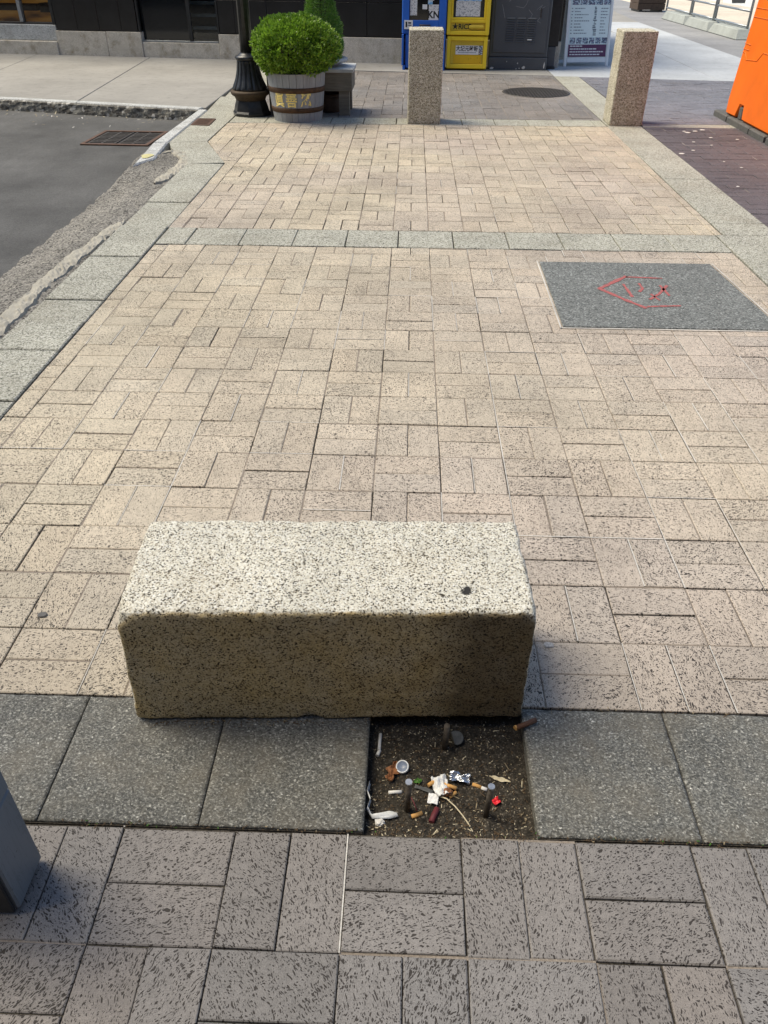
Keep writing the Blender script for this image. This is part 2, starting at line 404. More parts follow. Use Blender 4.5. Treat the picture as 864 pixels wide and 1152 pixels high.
def rough_block(size, r, n, amp, chips=(), seed=0, skew=None):
    """worn rectangular stone: rounded edges of uneven radius, pecked faces; base centre at the origin"""
    hx, hy, hz = size[0] / 2, size[1] / 2, size[2] / 2
    b = bmesh.new(); cache = {}
    def vert(p):
        k = tuple(round(c, 6) for c in p)
        if k not in cache: cache[k] = b.verts.new(p)
        return cache[k]
    h = (hx, hy, hz)
    def steps(L):
        k = max(2, int(2 * L / n)); u = [-1 + 2 * i / k for i in range(k + 1)]
        e = r / L
        extra = [-1 + e * .2, -1 + e * .45, -1 + e * .75, -1 + e * 1.1]
        return sorted(set(round(x, 7) + 0.0 for x in [x for x in u if abs(x) < 1 - e * 1.2] + [-1, 1] + extra + [-x for x in extra]))
    st = [steps(L) for L in h]
    for ax in range(3):
        a, c = [(1, 2), (2, 0), (0, 1)][ax]
        for sg in (-1, 1):
            for i in range(len(st[a]) - 1):
                for j in range(len(st[c]) - 1):
                    q_ = []
                    for (u, v) in ((i, j), (i + 1, j), (i + 1, j + 1), (i, j + 1)):
                        p = [0, 0, 0]; p[ax] = sg * h[ax]; p[a] = st[a][u] * h[a]; p[c] = st[c][v] * h[c]
                        q_.append(vert(p))
                    f = b.faces.new(q_ if sg > 0 else q_[::-1]); f.smooth = True
    for v in b.verts:
        p = v.co.copy()
        rr = r * (1 + .38 * noise.noise(p * 9 + Vector((seed, 3, 0))))
        core = Vector([max(-(L - rr), min(L - rr, c)) for L, c in zip(h, p)])
        d = p - core
        if d.length > 1e-9: p = core + d.normalized() * min(rr, d.length)
        nv = d.normalized() if d.length > 1e-9 else Vector()
        p += nv * amp * (noise.noise(p * 26 + Vector((seed, 0, 9))) + .9 * noise.noise(p * 75 + Vector((0, seed, 2))) + .6 * noise.noise(p * 170))
        for (c, rad, dep) in chips:
            dd = (p - Vector(c)).length
            if dd < rad: p -= nv * dep * (1 - dd / rad) ** .6
        p.z += hz
        if skew: p = skew(p)
        v.co = p
    return b

# ------------------------------------------------------------------ paving bricks
def clip(poly, region):
    """clip polygon against convex ccw region"""
    for i in range(len(region)):
        a, c = Vector(region[i]), Vector(region[(i + 1) % len(region)]); e = c - a
        out = []; N = len(poly)
        for k in range(N):
            p, q_ = poly[k], poly[(k + 1) % N]
            sp = e.x * (p.y - a.y) - e.y * (p.x - a.x); sq = e.x * (q_.y - a.y) - e.y * (q_.x - a.x)
            if sp >= 0: out.append(p)
            if (sp >= 0) != (sq >= 0): out.append(p + (q_ - p) * (sp / (sp - sq)))
        poly = out
        if len(poly) < 3: return []
    return poly
def area(p): return .5 * sum(p[i].x * p[(i + 1) % len(p)].y - p[(i + 1) % len(p)].x * p[i].y for i in range(len(p)))

def rnd(a, b): return random.uniform(a, b)
def brick_field(name, region, x0, y0, ux, uy, parity, tints, gap=.0018, fills=(.3, .5, .2), mode='weave', zj=.0016, whitebias=None, mat='brick', tintvar=.026):
    """bricks clipped to a convex region; one mesh for the bricks, plus joint fillings"""
    bm = bmesh.new(); uvl = bm.loops.layers.uv.new('uv'); tl = bm.verts.layers.float_color.new('tint')
    dust, white = MB(), MB(); nd = nw = 0
    xs = [p[0] for p in region]; ys = [p[1] for p in region]
    rects = []
    i0, i1 = int((min(xs) - x0) / ux) - 1, int((max(xs) - x0) / ux) + 2
    j0, j1 = int((min(ys) - y0) / uy) - 1, int((max(ys) - y0) / uy) + 2
    for j in range(j0, j1):
        off = 0
        for i in range(i0, i1):
            X, Y = x0 + i * ux, y0 + j * uy
            if mode == 'weave':
                if (i + j + parity) % 2: rects += [(X, Y, X + ux / 2, Y + uy, 1), (X + ux / 2, Y, X + ux, Y + uy, 1)]
                else: rects += [(X, Y, X + ux, Y + uy / 2, 0), (X, Y + uy / 2, X + ux, Y + uy, 0)]
            elif mode == 'square': rects.append((X, Y, X + ux, Y + uy, (i + j) % 2))
            else:
                sh = (j % 2) * ux / 2; rects.append((X + sh, Y, X + sh + ux, Y + uy, 0))
    for (xa, ya, xb, yb, vert) in rects:
        j = [rnd(-.0012, .0012) for _ in range(8)]
        g = gap * rnd(.55, 1.5)
        P = [Vector((xa + g + j[0], ya + g + j[1])), Vector((xb - g + j[2], ya + g + j[3])), Vector((xb - g + j[4], yb - g + j[5])), Vector((xa + g + j[6], yb - g + j[7]))]
        P = clip(P, region)
        if len(P) < 3 or area(P) < .0008: continue
        cx = sum(p.x for p in P) / len(P); cy = sum(p.y for p in P) / len(P); cen = Vector((cx, cy))
        dz = random.gauss(0, .0009); tx, ty = random.gauss(0, .004), random.gauss(0, .004)
        if random.random() < .05: dz -= rnd(.0, .004)
        zz = lambda p: dz + tx * (p.x - cx) + ty * (p.y - cy)
        ch = .0022 * rnd(.7, 1.5)
        def inset(p):
            d = cen - p; return p + Vector((math.copysign(min(ch, abs(d.x)), d.x), math.copysign(min(ch, abs(d.y)), d.y)))
        top = [bm.verts.new((*inset(p), zz(p))) for p in P]
        mid = [bm.verts.new((*p, zz(p) - ch * .8)) for p in P]
        bot = [bm.verts.new((*p, -.03)) for p in P]
        base = tints(cx, cy); k = 1 + random.gauss(0, tintvar); w = random.gauss(0, .007)
        t = (base[0] * k * (1 + w), base[1] * k, base[2] * k * (1 - w), 1)
        for v in top + mid + bot: v[tl] = t
        an = (math.pi / 2 if vert else 0) + random.gauss(0, .35) + (math.pi / 5 if random.random() < .4 else 0)
        ca, sa = math.cos(an), math.sin(an); ou, ov = rnd(0, 50), rnd(0, 50)
        fs = [bm.faces.new(top)]; N = len(P)
        for a in range(N):
            c_ = (a + 1) % N
            fs.append(bm.faces.new((mid[a], mid[c_], top[c_], top[a]))); fs.append(bm.faces.new((bot[a], bot[c_], mid[c_], mid[a])))
        for f in fs:
            for l in f.loops:
                p = l.vert.co; x, y = p.x - cx, p.y - cy
                l[uvl].uv = (ou + ca * x + sa * y, ov - sa * x + ca * y)
    # joint fillings: strips just below the brick tops along the unit grid and the middle of each unit
    def strip(xa, ya, xb, yb):
        nonlocal nd, nw
        r_ = random.random(); cx, cy = (xa + xb) / 2, (ya + yb) / 2
        wb = whitebias(cx, cy, xa == xb) if whitebias else 1
        d, w = fills[1], fills[2] * wb
        if r_ > d + w: return
        hw = gap + .0022; L = Vector((xb - xa, yb - ya)); n_ = Vector((-L.y, L.x)).normalized() * hw
        isw = r_ < w
        z = (-.0012 if isw else -.0024)
        if isw: n_ = n_ / hw * rnd(.0012, .0022); z = .0012
        Q = clip([Vector((xa, ya)) - n_, Vector((xb, yb)) - n_, Vector((xb, yb)) + n_, Vector((xa, ya)) + n_], region)
        if len(Q) < 3: return
        if area(Q) < 0: Q = Q[::-1]
        (white if isw else dust).poly([(p.x, p.y, z) for p in Q], 'fill_white' if isw else 'fill_dust')
        if isw: nw += 1
        else: nd += 1
    for j in range(j0, j1):
        for i in range(i0, i1):
            X, Y = x0 + i * ux, y0 + j * uy
            strip(X, Y, X, Y + uy); strip(X, Y, X + ux, Y)
            if mode == 'weave':
                if (i + j + parity) % 2: strip(X + ux / 2, Y + .004, X + ux / 2, Y + uy - .004)
                else: strip(X + .004, Y + uy / 2, X + ux - .004, Y + uy / 2)
    me = bpy.data.meshes.new(name); bm.to_mesh(me); bm.free(); me.materials.append(M[mat])
    o = link(bpy.data.objects.new(name, me)); o['kind'] = 'structure'
    if nd: o2 = dust.build('joint_dust'); o2['kind'] = 'structure'
    if nw: o2 = white.build('joint_sand'); o2['kind'] = 'structure'
    return o

BEIGE = (.575, .498, .374); PINK = (.53, .452, .376); GREY = (.228, .211, .195); DARK = (.115, .103, .113); BLUEG = (.24, .235, .265)
def lerp(a, b, t): return tuple(x + (y - x) * t for x, y in zip(a, b))
def sm(a, b, x): t = max(0, min(1, (x - a) / (b - a))); return t * t * (3 - 2 * t)
def t_main(x, y):
    n = noise.noise(Vector((x * .7, y * .7, 0)))
    return lerp(lerp(BEIGE, PINK, max(0, min(1, .35 + .8 * n + .25 * x))), GREY, .3 * sm(2.4, 1.2, y) * (1 - .0 * x))
def t_fg(x, y): return lerp((.208, .2, .194), (.265, .235, .212), max(0, min(1, .4 + noise.noise(Vector((x * 3, y * 3, 4))))))
def t_up(x, y): return lerp(BEIGE, PINK, max(0, min(1, .4 + noise.noise(Vector((x, y, 7))))))
wb_main = lambda x, y, v: (1.6 if v else .45) * (1.5 if x > .3 else .8) * (.7 if y < 1.3 else 1)
brick_field('brick_pavement', [(-1.632, 1.289), (2.058, 1.289), (2.058, 4.965), (-1.632, 4.965)], .857, 1.284, .24, .237, 0, t_main, .0020, (.33, .5, .16), whitebias=wb_main)
brick_field('brick_pavement', [(-2.6, -1.2), (3.2, -1.2), (3.2, .929), (-2.6, .929)], -.345, .927 - .2445 * 5, .2445, .2445, 1, t_fg, .0018, (.86, .12, .012), tintvar=.05)
brick_field('brick_pavement', [(-1.637, 5.335), (2.11, 5.335), (2.11, 7.27), (-1.637, 7.27)], .857, 5.34, .24, .24, 1, t_up, .0029, (.5, .44, .06))
brick_field('brick_pavement', [(-1.637, 7.27), (2.115, 7.27), (2.125, 9.215), (-1.99, 9.215), (-1.99, 8.2)], .857, 5.34, .24, .24, 1, t_up, .0029, (.5, .44, .06))
t_back = lambda x, y: lerp((.27, .24, .215), (.235, .225, .22), max(0, min(1, .5 + noise.noise(Vector((x, y, 3))))))
brick_field('brick_pavement', [(-1.99, 9.59), (2.125, 9.59), (2.125, 13.3), (-1.99, 13.75)], .857, 9.6, .24, .24, 0, t_back, .0026, (.45, .5, .03))
t_dark = lambda x, y: lerp(DARK, (.155, .138, .15), max(0, min(1, .5 + noise.noise(Vector((x, y, 1))))))
brick_field('dark_brick_pavement', [(2.45, -1.2), (9, -1.2), (9, 9.22), (2.5, 9.22)], 2.45, 0, .24, .12, 0, t_dark, .0024, (.62, .3, .05), mode='run')
t_bl = lambda x, y: lerp(BLUEG, (.2, .2, .225), max(0, min(1, .5 + noise.noise(Vector((x, y, 5))))))
brick_field('grey_brick_pavement', [(2.53, 9.42), (9, 9.42), (9, 12.3), (2.505, 13.22)], 2.45, 9.42, .24, .12, 0, t_bl, .0024, (.6, .36, .03), mode='run')

# ------------------------------------------------------------------ granite strips, kerbs, road, base
def slab_poly(mb, pts, mat, z=0, th=.1, gap=.003, bev=.003):
    c = Vector((sum(p[0] for p in pts) / len(pts), sum(p[1] for p in pts) / len(pts)))
    Q = []
    for p in pts:
        p = Vector(p); d = c - p; Q.append((p.x + math.copysign(gap, d.x) * rnd(.6, 1.5), p.y + math.copysign(gap, d.y) * rnd(.6, 1.5)))
    mb.prism(Q, -th, z + rnd(-.0015, .0015), mat, bev)

def rough_slab(x0, x1, y0, y1, seed, mb):
    """flamed slab with a real uneven top"""
    n = 44; b = bmesh.new(); g = []
    z_ = rnd(-.001, .0015)
    for j in range(n + 1):
        row = []
        for i in range(n + 1):
            x = x0 + (x1 - x0) * i / n; y = y0 + (y1 - y0) * j / n
            e = min(i, n - i, j, n - j)
            z = z_ + .0022 * noise.noise(Vector((x * 34, y * 34, seed))) + .0016 * noise.noise(Vector((x * 85, y * 85, seed))) - (.0025 if e == 0 else 0)
            row.append(b.verts.new((x, y, z)))
        g.append(row)
    for j in range(n):
        for i in range(n):
            f = b.faces.new((g[j][i], g[j][i + 1], g[j + 1][i + 1], g[j + 1][i])); f.smooth = True
    ring = g[0][:-1] + [r[-1] for r in g[:-1]] + g[-1][:0:-1] + [r[0] for r in g[:0:-1]]
    low = [b.verts.new((v.co.x, v.co.y, -.09)) for v in ring]
    for i in range(len(ring)):
        k = (i + 1) % len(ring); b.faces.new((low[i], low[k], ring[k], ring[i]))
    mb.add(b, 'flamed')
mb = MB()
xs = [-2.6, -2.22, -1.86, -1.50, -1.145, -.787, -.43, -.066]
for a, c in zip(xs, xs[1:]): rough_slab(a + .0015, c - .0015, .936, 1.283, a, mb)
xs = [.3105, .666, 1.025, 1.385, 1.745, 2.105, 2.44]
for a, c in zip(xs, xs[1:]): rough_slab(a + .0015, c - .0015, .936, 1.283, a, mb)
struct(mb, 'granite_band')

mb = MB()
xs = [-1.634, -1.44, -1.094, -.748, -.406, -.065, .295, .65, 1.0, 1.36, 1.71, 2.06]
for i, (a, c) in enumerate(zip(xs, xs[1:])):
    slab_poly(mb, [(a, 4.975), (c, 4.97), (c, 5.33), (a, 5.33)], 'strip', .002, .1, .003)
xs = [-1.99, -1.6, -1.24, -.88, -.52, -.16, .2, .56, .92, 1.28, 1.64, 2.0, 2.12]
for a, c in zip(xs, xs[1:]): slab_poly(mb, [(a, 9.222), (c, 9.222), (c, 9.584), (a, 9.584)], 'strip', .001, .1, .004)
struct(mb, 'granite_strip')
mb = MB()
ys = [1.3, 1.95, 2.6, 3.2, 3.8, 4.4, 5.34, 5.62, 6.9, 8.1, 9.22]
for a, c in zip(ys, ys[1:]): slab_poly(mb, [(2.066, a), (2.438, a), (2.438 + (.05 if c > 6 else 0), c), (2.066 + (.05 if c > 6 else 0), c)] if a < 5.3 else [(2.118, a), (2.49, a), (2.49, c), (2.118, c)], 'strip', .002, .1, .003)
ys = [9.23, 9.9, 10.8, 11.7, 12.5, 13.25]
for a, c in zip(ys, ys[1:]): slab_poly(mb, [(2.13, a), (2.5, a), (2.5, c), (2.13, c)], 'strip', .001, .1, .004)
struct(mb, 'granite_strip')

# kerb stones along the road
mb = MB()
ys = [-1.2, -.3, .5, 1.3, 2.1, 2.84, 3.34, 3.695, 3.997, 4.714, 5.356, 5.974, 7.24]
for i, (a, c) in enumerate(zip(ys, ys[1:])):
    g = .009 if i in (7, 8) else .003
    slab_poly(mb, [(-1.972, a), (-1.64, a), (-1.64, c - (g - .003)), (-1.972, c - (g - .003))], 'strip', (.004, -.003, .002)[i % 3], .2, .003, .005)
slab_poly(mb, [(-1.972, 7.245), (-1.643, 7.29), (-1.995, 8.2), (-2.355, 8.12), (-2.28, 7.9)], 'strip', .002, .2)
slab_poly(mb, [(-2.365, 8.125), (-2.0, 8.21), (-2.0, 9.1), (-2.37, 9.1)], 'strip', 0, .2)
slab_poly(mb, [(-2.37, 9.1), (-2.0, 9.1), (-2.0, 9.95), (-2.38, 9.95)], 'strip', .001, .2)
for a, c in ((9.955, 11), (11, 12.2), (12.2, 13.9)): slab_poly(mb, [(-2.385, a), (-2.0, a), (-2.0, c), (-2.44, c)], 'strip', 0, .2)
struct(mb, 'kerb')
mb = MB()
slab_poly(mb, [(-2.515, 8.12), (-2.368, 8.14), (-2.385, 10.0), (-2.5, 10.02)], 'kerbwhite', .004, .25, .003, .012)
slab_poly(mb, [(-2.43, 7.15), (-2.31, 7.44), (-2.37, 8.13), (-2.515, 8.09)], 'kerbwhite', .004, .25, .003, .012)
kerb2 = struct(mb, 'kerb')
mb = MB(); mb.prism([(-2.395 + .05 * math.cos(t) * (1 + .2 * math.sin(3 * t)), 7.49 + .09 * math.sin(t)) for t in [k * math.pi / 9 for k in range(18)]], .007, .0085, plain('yellow_spot', (.52, .48, .24), .7))
mb.build('yellow_paint_dot', kerb2)
# far kerb: thin pale top edge over a broken face, and the concrete sidewalk behind it
K0, K1 = Vector((-2.50, 10.03)), Vector((-14, 12.74)); kd = (K1 - K0).normalized(); kn = Vector((kd.y, -kd.x))  # kn points away from the road
if kn.y < 0: kn = -kn
mb = MB()
def along(s, t): p = K0 + kd * s + kn * t; return (p.x, p.y)
s = 0
while s < 11.5:
    L = rnd(1.3, 1.9); slab_poly(mb, [along(s, .005), along(s, .13), along(s + L, .13), along(s + L, .005)][::-1], 'kerbwhite', .004, .02, .003, .01); s += L
n = 260; g = []
b = bmesh.new()
for i in range(n + 1):
    s_ = 11.5 * i / n; col_ = []
    for k in range(9):
        z = -.0 - .16 * k / 8
        o_ = -.012 - .016 * noise.noise(Vector((s_ * 7, z * 14, 1))) - .008 * noise.noise(Vector((s_ * 22, z * 30, 4))) - .02 * k / 8
        if k == 0: o_ = .02
        p = along(s_, o_); col_.append(b.verts.new((p[0], p[1], z)))
    g.append(col_)
for i in range(n):
    for k in range(8):
        b.faces.new((g[i][k], g[i + 1][k], g[i + 1][k + 1], g[i][k + 1])).smooth = False
bmesh.ops.recalc_face_normals(b, faces=b.faces[:]); mb.add(b, 'kerbrough')
struct(mb, 'kerb')
mb = MB()
F0 = Vector((-6.2, 15.42)); fu = Vector((.9907, -.1357)); fn = Vector((-.1357, -.9907))
def fac(s, t=0): p = F0 + fu * s + fn * t; return (p.x, p.y)
cuts = [(( -2.44, 9.97), (-2.44, 14.9)), ((-4.12, 10.93 - .42), (-4.52, 15.2)), ((-6.05, 10.98), (-6.6, 15.5)), ((-8.2, 11.5), (-8.9, 15.8)), ((-10.5, 12.05), (-11.2, 16.2)), ((-13.5, 12.75), (-14, 16.6))]
def online(p, q_, A, d):  # intersection of line p-q with line A + d*s
    p, q_ = Vector(p), Vector(q_); e = q_ - p; den = e.x * d.y - e.y * d.x
    t = ((A.x - p.x) * d.y - (A.y - p.y) * d.x) / den; r_ = p + e * t; return (r_.x, r_.y)
KA = K0 + kn * .132
for (a0, a1), (b0, b1) in zip(cuts, cuts[1:]):
    slab_poly(mb, [online(a0, a1, KA, kd), online(a0, a1, F0, fu), online(b0, b1, F0, fu), online(b0, b1, KA, kd)], 'concrete', .0, .2, .004, .006)
slab_poly(mb, [(-2.44, 13.92), (2.13, 13.32), (2.13, 14.4), (-2.44, 14.95)], 'concrete', 0, .2, .003)
struct(mb, 'sidewalk')
mb = MB()
slab_poly(mb, [(2.14, 13.27), (4.5, 12.93), (4.62, 21), (2.14, 21)], 'concreteblue', 0, .2, .004)
slab_poly(mb, [(4.5, 12.93), (5.78, 12.76), (5.9, 24), (4.66, 24), (4.62, 21)], 'concreteblue', .001, .2, .004)
slab_poly(mb, [(2.14, 21), (4.62, 21), (4.66, 24), (5.9, 24), (6.4, 32), (7.4, 60), (2.2, 60)], 'concrete', .0, .2, .004)
struct(mb, 'sidewalk')
mb = MB()
mb.poly([(5.79, 12.7, -.004), (9, 12.3, -.004), (7.75, 24, -.004), (7.75, 60, -.004), (7.4, 60, -.004), (6.4, 32, -.004), (5.9, 24, -.004)], 'farpave')
struct(mb, 'pavement')
mb = MB(); mb.poly([(7.756, 18, -.002), (9, 12.3, -.002), (9.01, -2, -.002), (120, -2, -.002), (120, 200, -.002), (7.756, 200, -.002)], 'sand'); struct(mb, 'plaza')
mb = MB(); slab_poly(mb, [(2.5, 9.23), (9, 9.23), (9, 9.41), (2.53, 9.41)], 'strip', 0, .1, .003); struct(mb, 'granite_strip')

# bed under the bricks (leaves the soil pit open), base ground, road
mb = MB()
def bed(x0, x1, y0, y1): mb.box((x0, y0, -.12), (x1, y1, -.0065), 'bed')
bed(-2.6, 9, -1.2, .93); bed(-2.6, -.07, .9335, 1.286); bed(.3145, 2.44, .9335, 1.286); bed(-1.637, 2.06, 1.288, 4.97); bed(-1.64, 9, 5.334, 9.22); bed(-1.985, 9, 9.587, 12.3); bed(2.44, 9, .93, 5.334); bed(-1.985, 2.6, 12.3, 13.3)
mb.prism([(-1.985, 8.2), (-1.64, 7.3), (-1.64, 9.22), (-1.985, 9.22)], -.12, -.0065, 'bed')
struct(mb, 'paving_bed')
mb = MB(); mb.poly([(-250, -250, -.30), (250, -250, -.30), (250, 250, -.30), (-250, 250, -.30)], 'ground'); struct(mb, 'ground')
mb = MB()
b = bmesh.new(); g = []
XS = [-40, -14, -10, -8, -6, -5, -4.2, -3.6, -3.1, -2.8, -2.6, -2.45, -1.9]; YS = [-12, -3, -1, 0, 1, 2, 3, 4, 5, 6, 7, 8, 9, 10, 11, 12.9, 14]
for y in YS: g.append([b.verts.new((x, y, -.125 + .006 * noise.noise(Vector((x, y, 0))))) for x in XS])
for j in range(len(YS) - 1):
    for i in range(len(XS) - 1): b.faces.new((g[j][i], g[j][i + 1], g[j + 1][i + 1], g[j + 1][i]))
mb.add(b, 'asphalt'); struct(mb, 'road')
# gritty asphalt ramp patched against the kerb
mb = MB(); b = bmesh.new(); g = []
NX, NY = 26, 380
for j in range(NY + 1):
    y = -1.2 + 9.15 * j / NY
    tap = 1
    xl = -2.53 + .03 * noise.noise(Vector((0, y * 2.2, 0))) + .012 * noise.noise(Vector((0, y * 9, 5)))
    xr = -1.975 if y < 7.22 else -1.975 - (y - 7.22) * .45
    row = []
    for i in range(NX + 1):
        t = i / NX; x = xl + (xr - xl) * t
        z = -.1 + .086 * max(sm(0, .75, t), sm(0, .12, t) * sm(6.5, 7.1, y)) + (.012 * noise.noise(Vector((x * 9, y * 9, 0))) + .008 * noise.noise(Vector((x * 30, y * 30, 2))) + .004 * noise.noise(Vector((x * 80, y * 80, 2))))
        if i == 0: z = -.135
        if y > 7.7: z -= .02 * (y - 7.7) / .25
        if i == NX: z -= .01
        row.append(b.verts.new((x, y, z - .02 * (1 - tap))))
    g.append(row)
for j in range(NY):
    for i in range(NX):
        b.faces.new((g[j][i], g[j][i + 1], g[j + 1][i + 1], g[j + 1][i])).smooth = True
mb.add(b, 'patch')
struct(mb, 'asphalt_patch')
# broken cream mortar along the kerb edge and in a crescent at the ramp's end
def rubble(path, width, name, h=.022):
    mb = MB(); b = bmesh.new(); rows = []
    pts = [Vector(p) for p in path]; L = [0]
    for a, c in zip(pts, pts[1:]): L.append(L[-1] + (c - a).length)
    N = int(L[-1] / .02)
    for k in range(N + 1):
        s_ = L[-1] * k / N; i = max(j for j in range(len(L)) if L[j] <= s_ + 1e-9); i = min(i, len(pts) - 2)
        p = pts[i].lerp(pts[i + 1], (s_ - L[i]) / (L[i + 1] - L[i])); d = (pts[i + 1] - pts[i]).normalized(); n_ = Vector((-d.y, d.x)); p = p + n_ * .02 * noise.noise(Vector((s_ * 5, 0, 8)))
        w = width * min(1, k / 8 + .1, (N - k) / 8 + .1) * (1 + .5 * noise.noise(Vector((s_ * 6, 3, 0))) + .25 * noise.noise(Vector((s_ * 20, 3, 0))))
        row = []
        for j in range(9):
            u = j / 8 * 2 - 1; q_ = p + n_ * (u * w / 2)
            z = -.010 + h * (1 - abs(u) ** 3) * .5 + .014 * noise.noise(Vector((q_.x * 16, q_.y * 16, 1))) + .012 * noise.noise(Vector((q_.x * 50, q_.y * 50, 1))) - (.04 if j in (0, 8) else 0)
            row.append(b.verts.new((q_.x, q_.y, z)))
        rows.append(row)
    for A, B in zip(rows, rows[1:]):
        for j in range(8): b.faces.new((A[j], A[j + 1], B[j + 1], B[j]))
    bmesh.ops.recalc_face_normals(b, faces=b.faces[:])
    mb.add(b, 'rubble'); return struct(mb, name)
rubble([(-2.035, 3.2), (-2.06, 3.7), (-2.075, 4.2), (-2.06, 4.7), (-2.03, 5.1), (-2.0, 5.5)], .12, 'mortar_edge')
rubble([(-2.07, 6.55), (-2.02, 6.95), (-2.0, 7.25), (-2.06, 7.55), (-2.2, 7.75), (-2.31, 7.7)], .13, 'mortar_edge')

# soil in the pit
mb = MB(); b = bmesh.new(); g = []
for j in range(71):
    row = []
    for i in range(71):
        x = -.075 + .395 * i / 70; y = .925 + .37 * j / 70
        z = -.036 + .010 * noise.noise(Vector((x * 11, y * 11, 0))) + .005 * noise.noise(Vector((x * 45, y * 45, 3))) + .0045 * noise.noise(Vector((x * 110, y * 110, 3))) + .004 * max(0, noise.noise(Vector((x * 60, y * 60, 8)))) + .016 * sm(1.0, .93, y)
        row.append(b.verts.new((x, y, z)))
    g.append(row)
for j in range(70):
    for i in range(70): b.faces.new((g[j][i], g[j][i + 1], g[j + 1][i + 1], g[j + 1][i])).smooth = True
mb.add(b, 'soil'); struct(mb, 'soil_pit')
def soil_z(x, y): return -.036 + .010 * noise.noise(Vector((x * 11, y * 11, 0))) + .005 * noise.noise(Vector((x * 45, y * 45, 3))) + .016 * sm(1.0, .93, y)

# ------------------------------------------------------------------ toppled granite block
def skew(p):
    # the sawn faces are not quite square to each other
    return Vector((p.x + .018 * (p.z / .362 - .5) * (.5 - p.x / .952) ** 2 - .004 * (.5 + p.x / .952) ** 2, p.y, p.z - .003 * p.x / .476 * p.z / .36))
mb = MB()
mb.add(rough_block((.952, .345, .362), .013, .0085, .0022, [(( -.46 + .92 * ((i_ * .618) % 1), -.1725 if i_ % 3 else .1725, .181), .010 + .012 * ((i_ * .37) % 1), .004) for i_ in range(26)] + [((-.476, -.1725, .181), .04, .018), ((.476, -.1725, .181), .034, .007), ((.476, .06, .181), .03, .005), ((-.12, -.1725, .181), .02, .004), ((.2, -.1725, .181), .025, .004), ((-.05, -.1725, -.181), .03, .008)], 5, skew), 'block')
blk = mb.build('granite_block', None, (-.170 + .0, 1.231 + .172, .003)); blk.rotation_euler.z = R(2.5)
# rusty chip and small dark stain are marks of the stone itself
tag(blk, 'fallen pale granite block with a worn chipped corner lying across the gap in the paving', 'granite block')

# standing bollards
def bollard(loc, rz, seed, label):
    mb = MB(); mb.add(rough_block((.355, .355, .875), .012, .022, .0022, [], seed), 'bollard')
    o = mb.build('granite_bollard', None, loc); o.rotation_euler.z = rz
    return tag(o, label, 'bollard', 'square granite bollards')
bollard((.139, 9.413, .0), R(.5), 2, 'square granite bollard standing straight in front of the blue newspaper box')
bollard((2.325, 9.452, .0), R(-.5), 8, 'square granite bollard between the sandwich board and the orange barrier')

# ------------------------------------------------------------------ pit contents
def rod(x, y, h, lean, label, tip):
    mb = MB(); z = soil_z(x, y) - .02
    top = (x + lean[0], y + lean[1], z + .02 + h)
    mb.tube([(x, y, z), top], .0068, 'steel', 14)
    o = mb.build('steel_pin')
    if tip:
        m2 = MB(); d = Vector(top) - Vector((x, y, z)); d.normalize()
        m2.tube([Vector(top) - d * .004, Vector(top) + d * .003], .0078, 'steeltip', 12); m2.build('pin_tip', o)
    tag(o, label, 'steel pin', 'anchor pins left standing in the soil pit')
rod(.118, 1.185, .088, (.002, 0), 'grey steel pin at the back of the soil pit close to the fallen block', False)
rod(.028, 1.013, .107, (.001, 0), 'steel pin with bright tip nearest the round plastic lid', True)
rod(.206, 1.006, .107, (.004, .002), 'steel pin with bright tip leaning beside the small red scrap', True)

def cig(x, y, ang, L, r, parts, label, name='cigarette_butt', cat='cigarette butt', lift=.0, tilt=0):
    """parts: [(fraction, material)] from the dark end"""
    e = empty(name, (x, y, soil_z(x, y) + r * .75 + lift), ang, label, cat, 'cigarette butts in the soil pit')
    a = -L / 2
    for i, (f, m_, pn) in enumerate(parts):
        mb = MB(); c = a + L * f
        mb.tube([(a, 0, a * tilt), ((a + c) / 2, .0006 * (-1) ** i, (a + c) / 2 * tilt), (c, 0, c * tilt)], r, m_, 10)
        mb.build(pn, e); a = c
    return e
cig(-.041, 1.2, R(88), .052, .0042, [(.92, 'cigw', 'paper_tube'), (.08, 'ash', 'burnt_end')], 'long clean white cigarette butt standing near the left rear corner of the pit')
cig(-.043, 1.163, R(70), .016, .0045, [(1, 'cigw', 'filter')], 'short white stub of filter just below the long white butt')
cig(.001, 1.055, R(6), .034, .0043, [(.9, 'cigw', 'paper_tube'), (.1, 'ash', 'burnt_end')], 'white cigarette butt lying left of the bright tipped pin by the lid')
cig(.048, .998, R(22), .030, .0052, [(.1, 'ash', 'burnt_end'), (.9, 'cigt', 'filter')], 'fat tan cigarette filter in front of the pin by the lid')
cig(.197, 1.076, R(-22), .036, .0044, [(.62, 'cigt', 'filter'), (.38, 'cigw', 'paper_tube')], 'tan and white butt touching the pin beside the red scrap')
cig(.128, 1.072, R(-18), .030, .0046, [(1, 'cigt', 'filter')], 'tan butt poking out of the crumpled tissue to the right', lift=.006)
cig(.085, 1.077, R(35), .022, .0046, [(1, 'cigt', 'filter')], 'tan butt poking out of the crumpled tissue to the left', lift=.004)
cig(.133, 1.053, R(40), .022, .0045, [(1, 'cigt', 'filter')], 'short tan butt below the tissue beside the straw')
cig(.089, .998, R(68), .038, .0068, [(1, 'maroon', 'wrapper')], 'maroon brown cigar stub lying in front of the tissue', 'cigar_stub', 'cigar stub')
e = cig(.331, 1.268, R(27), .06, .0065, [(.06, 'cigt', 'end_ring'), (.94, 'cigbrown', 'wrapper')], 'brown cigarillo stub tucked under the right corner of the fallen block', 'cigar_stub', 'cigar stub')
e.location = (.316, 1.226, .012)

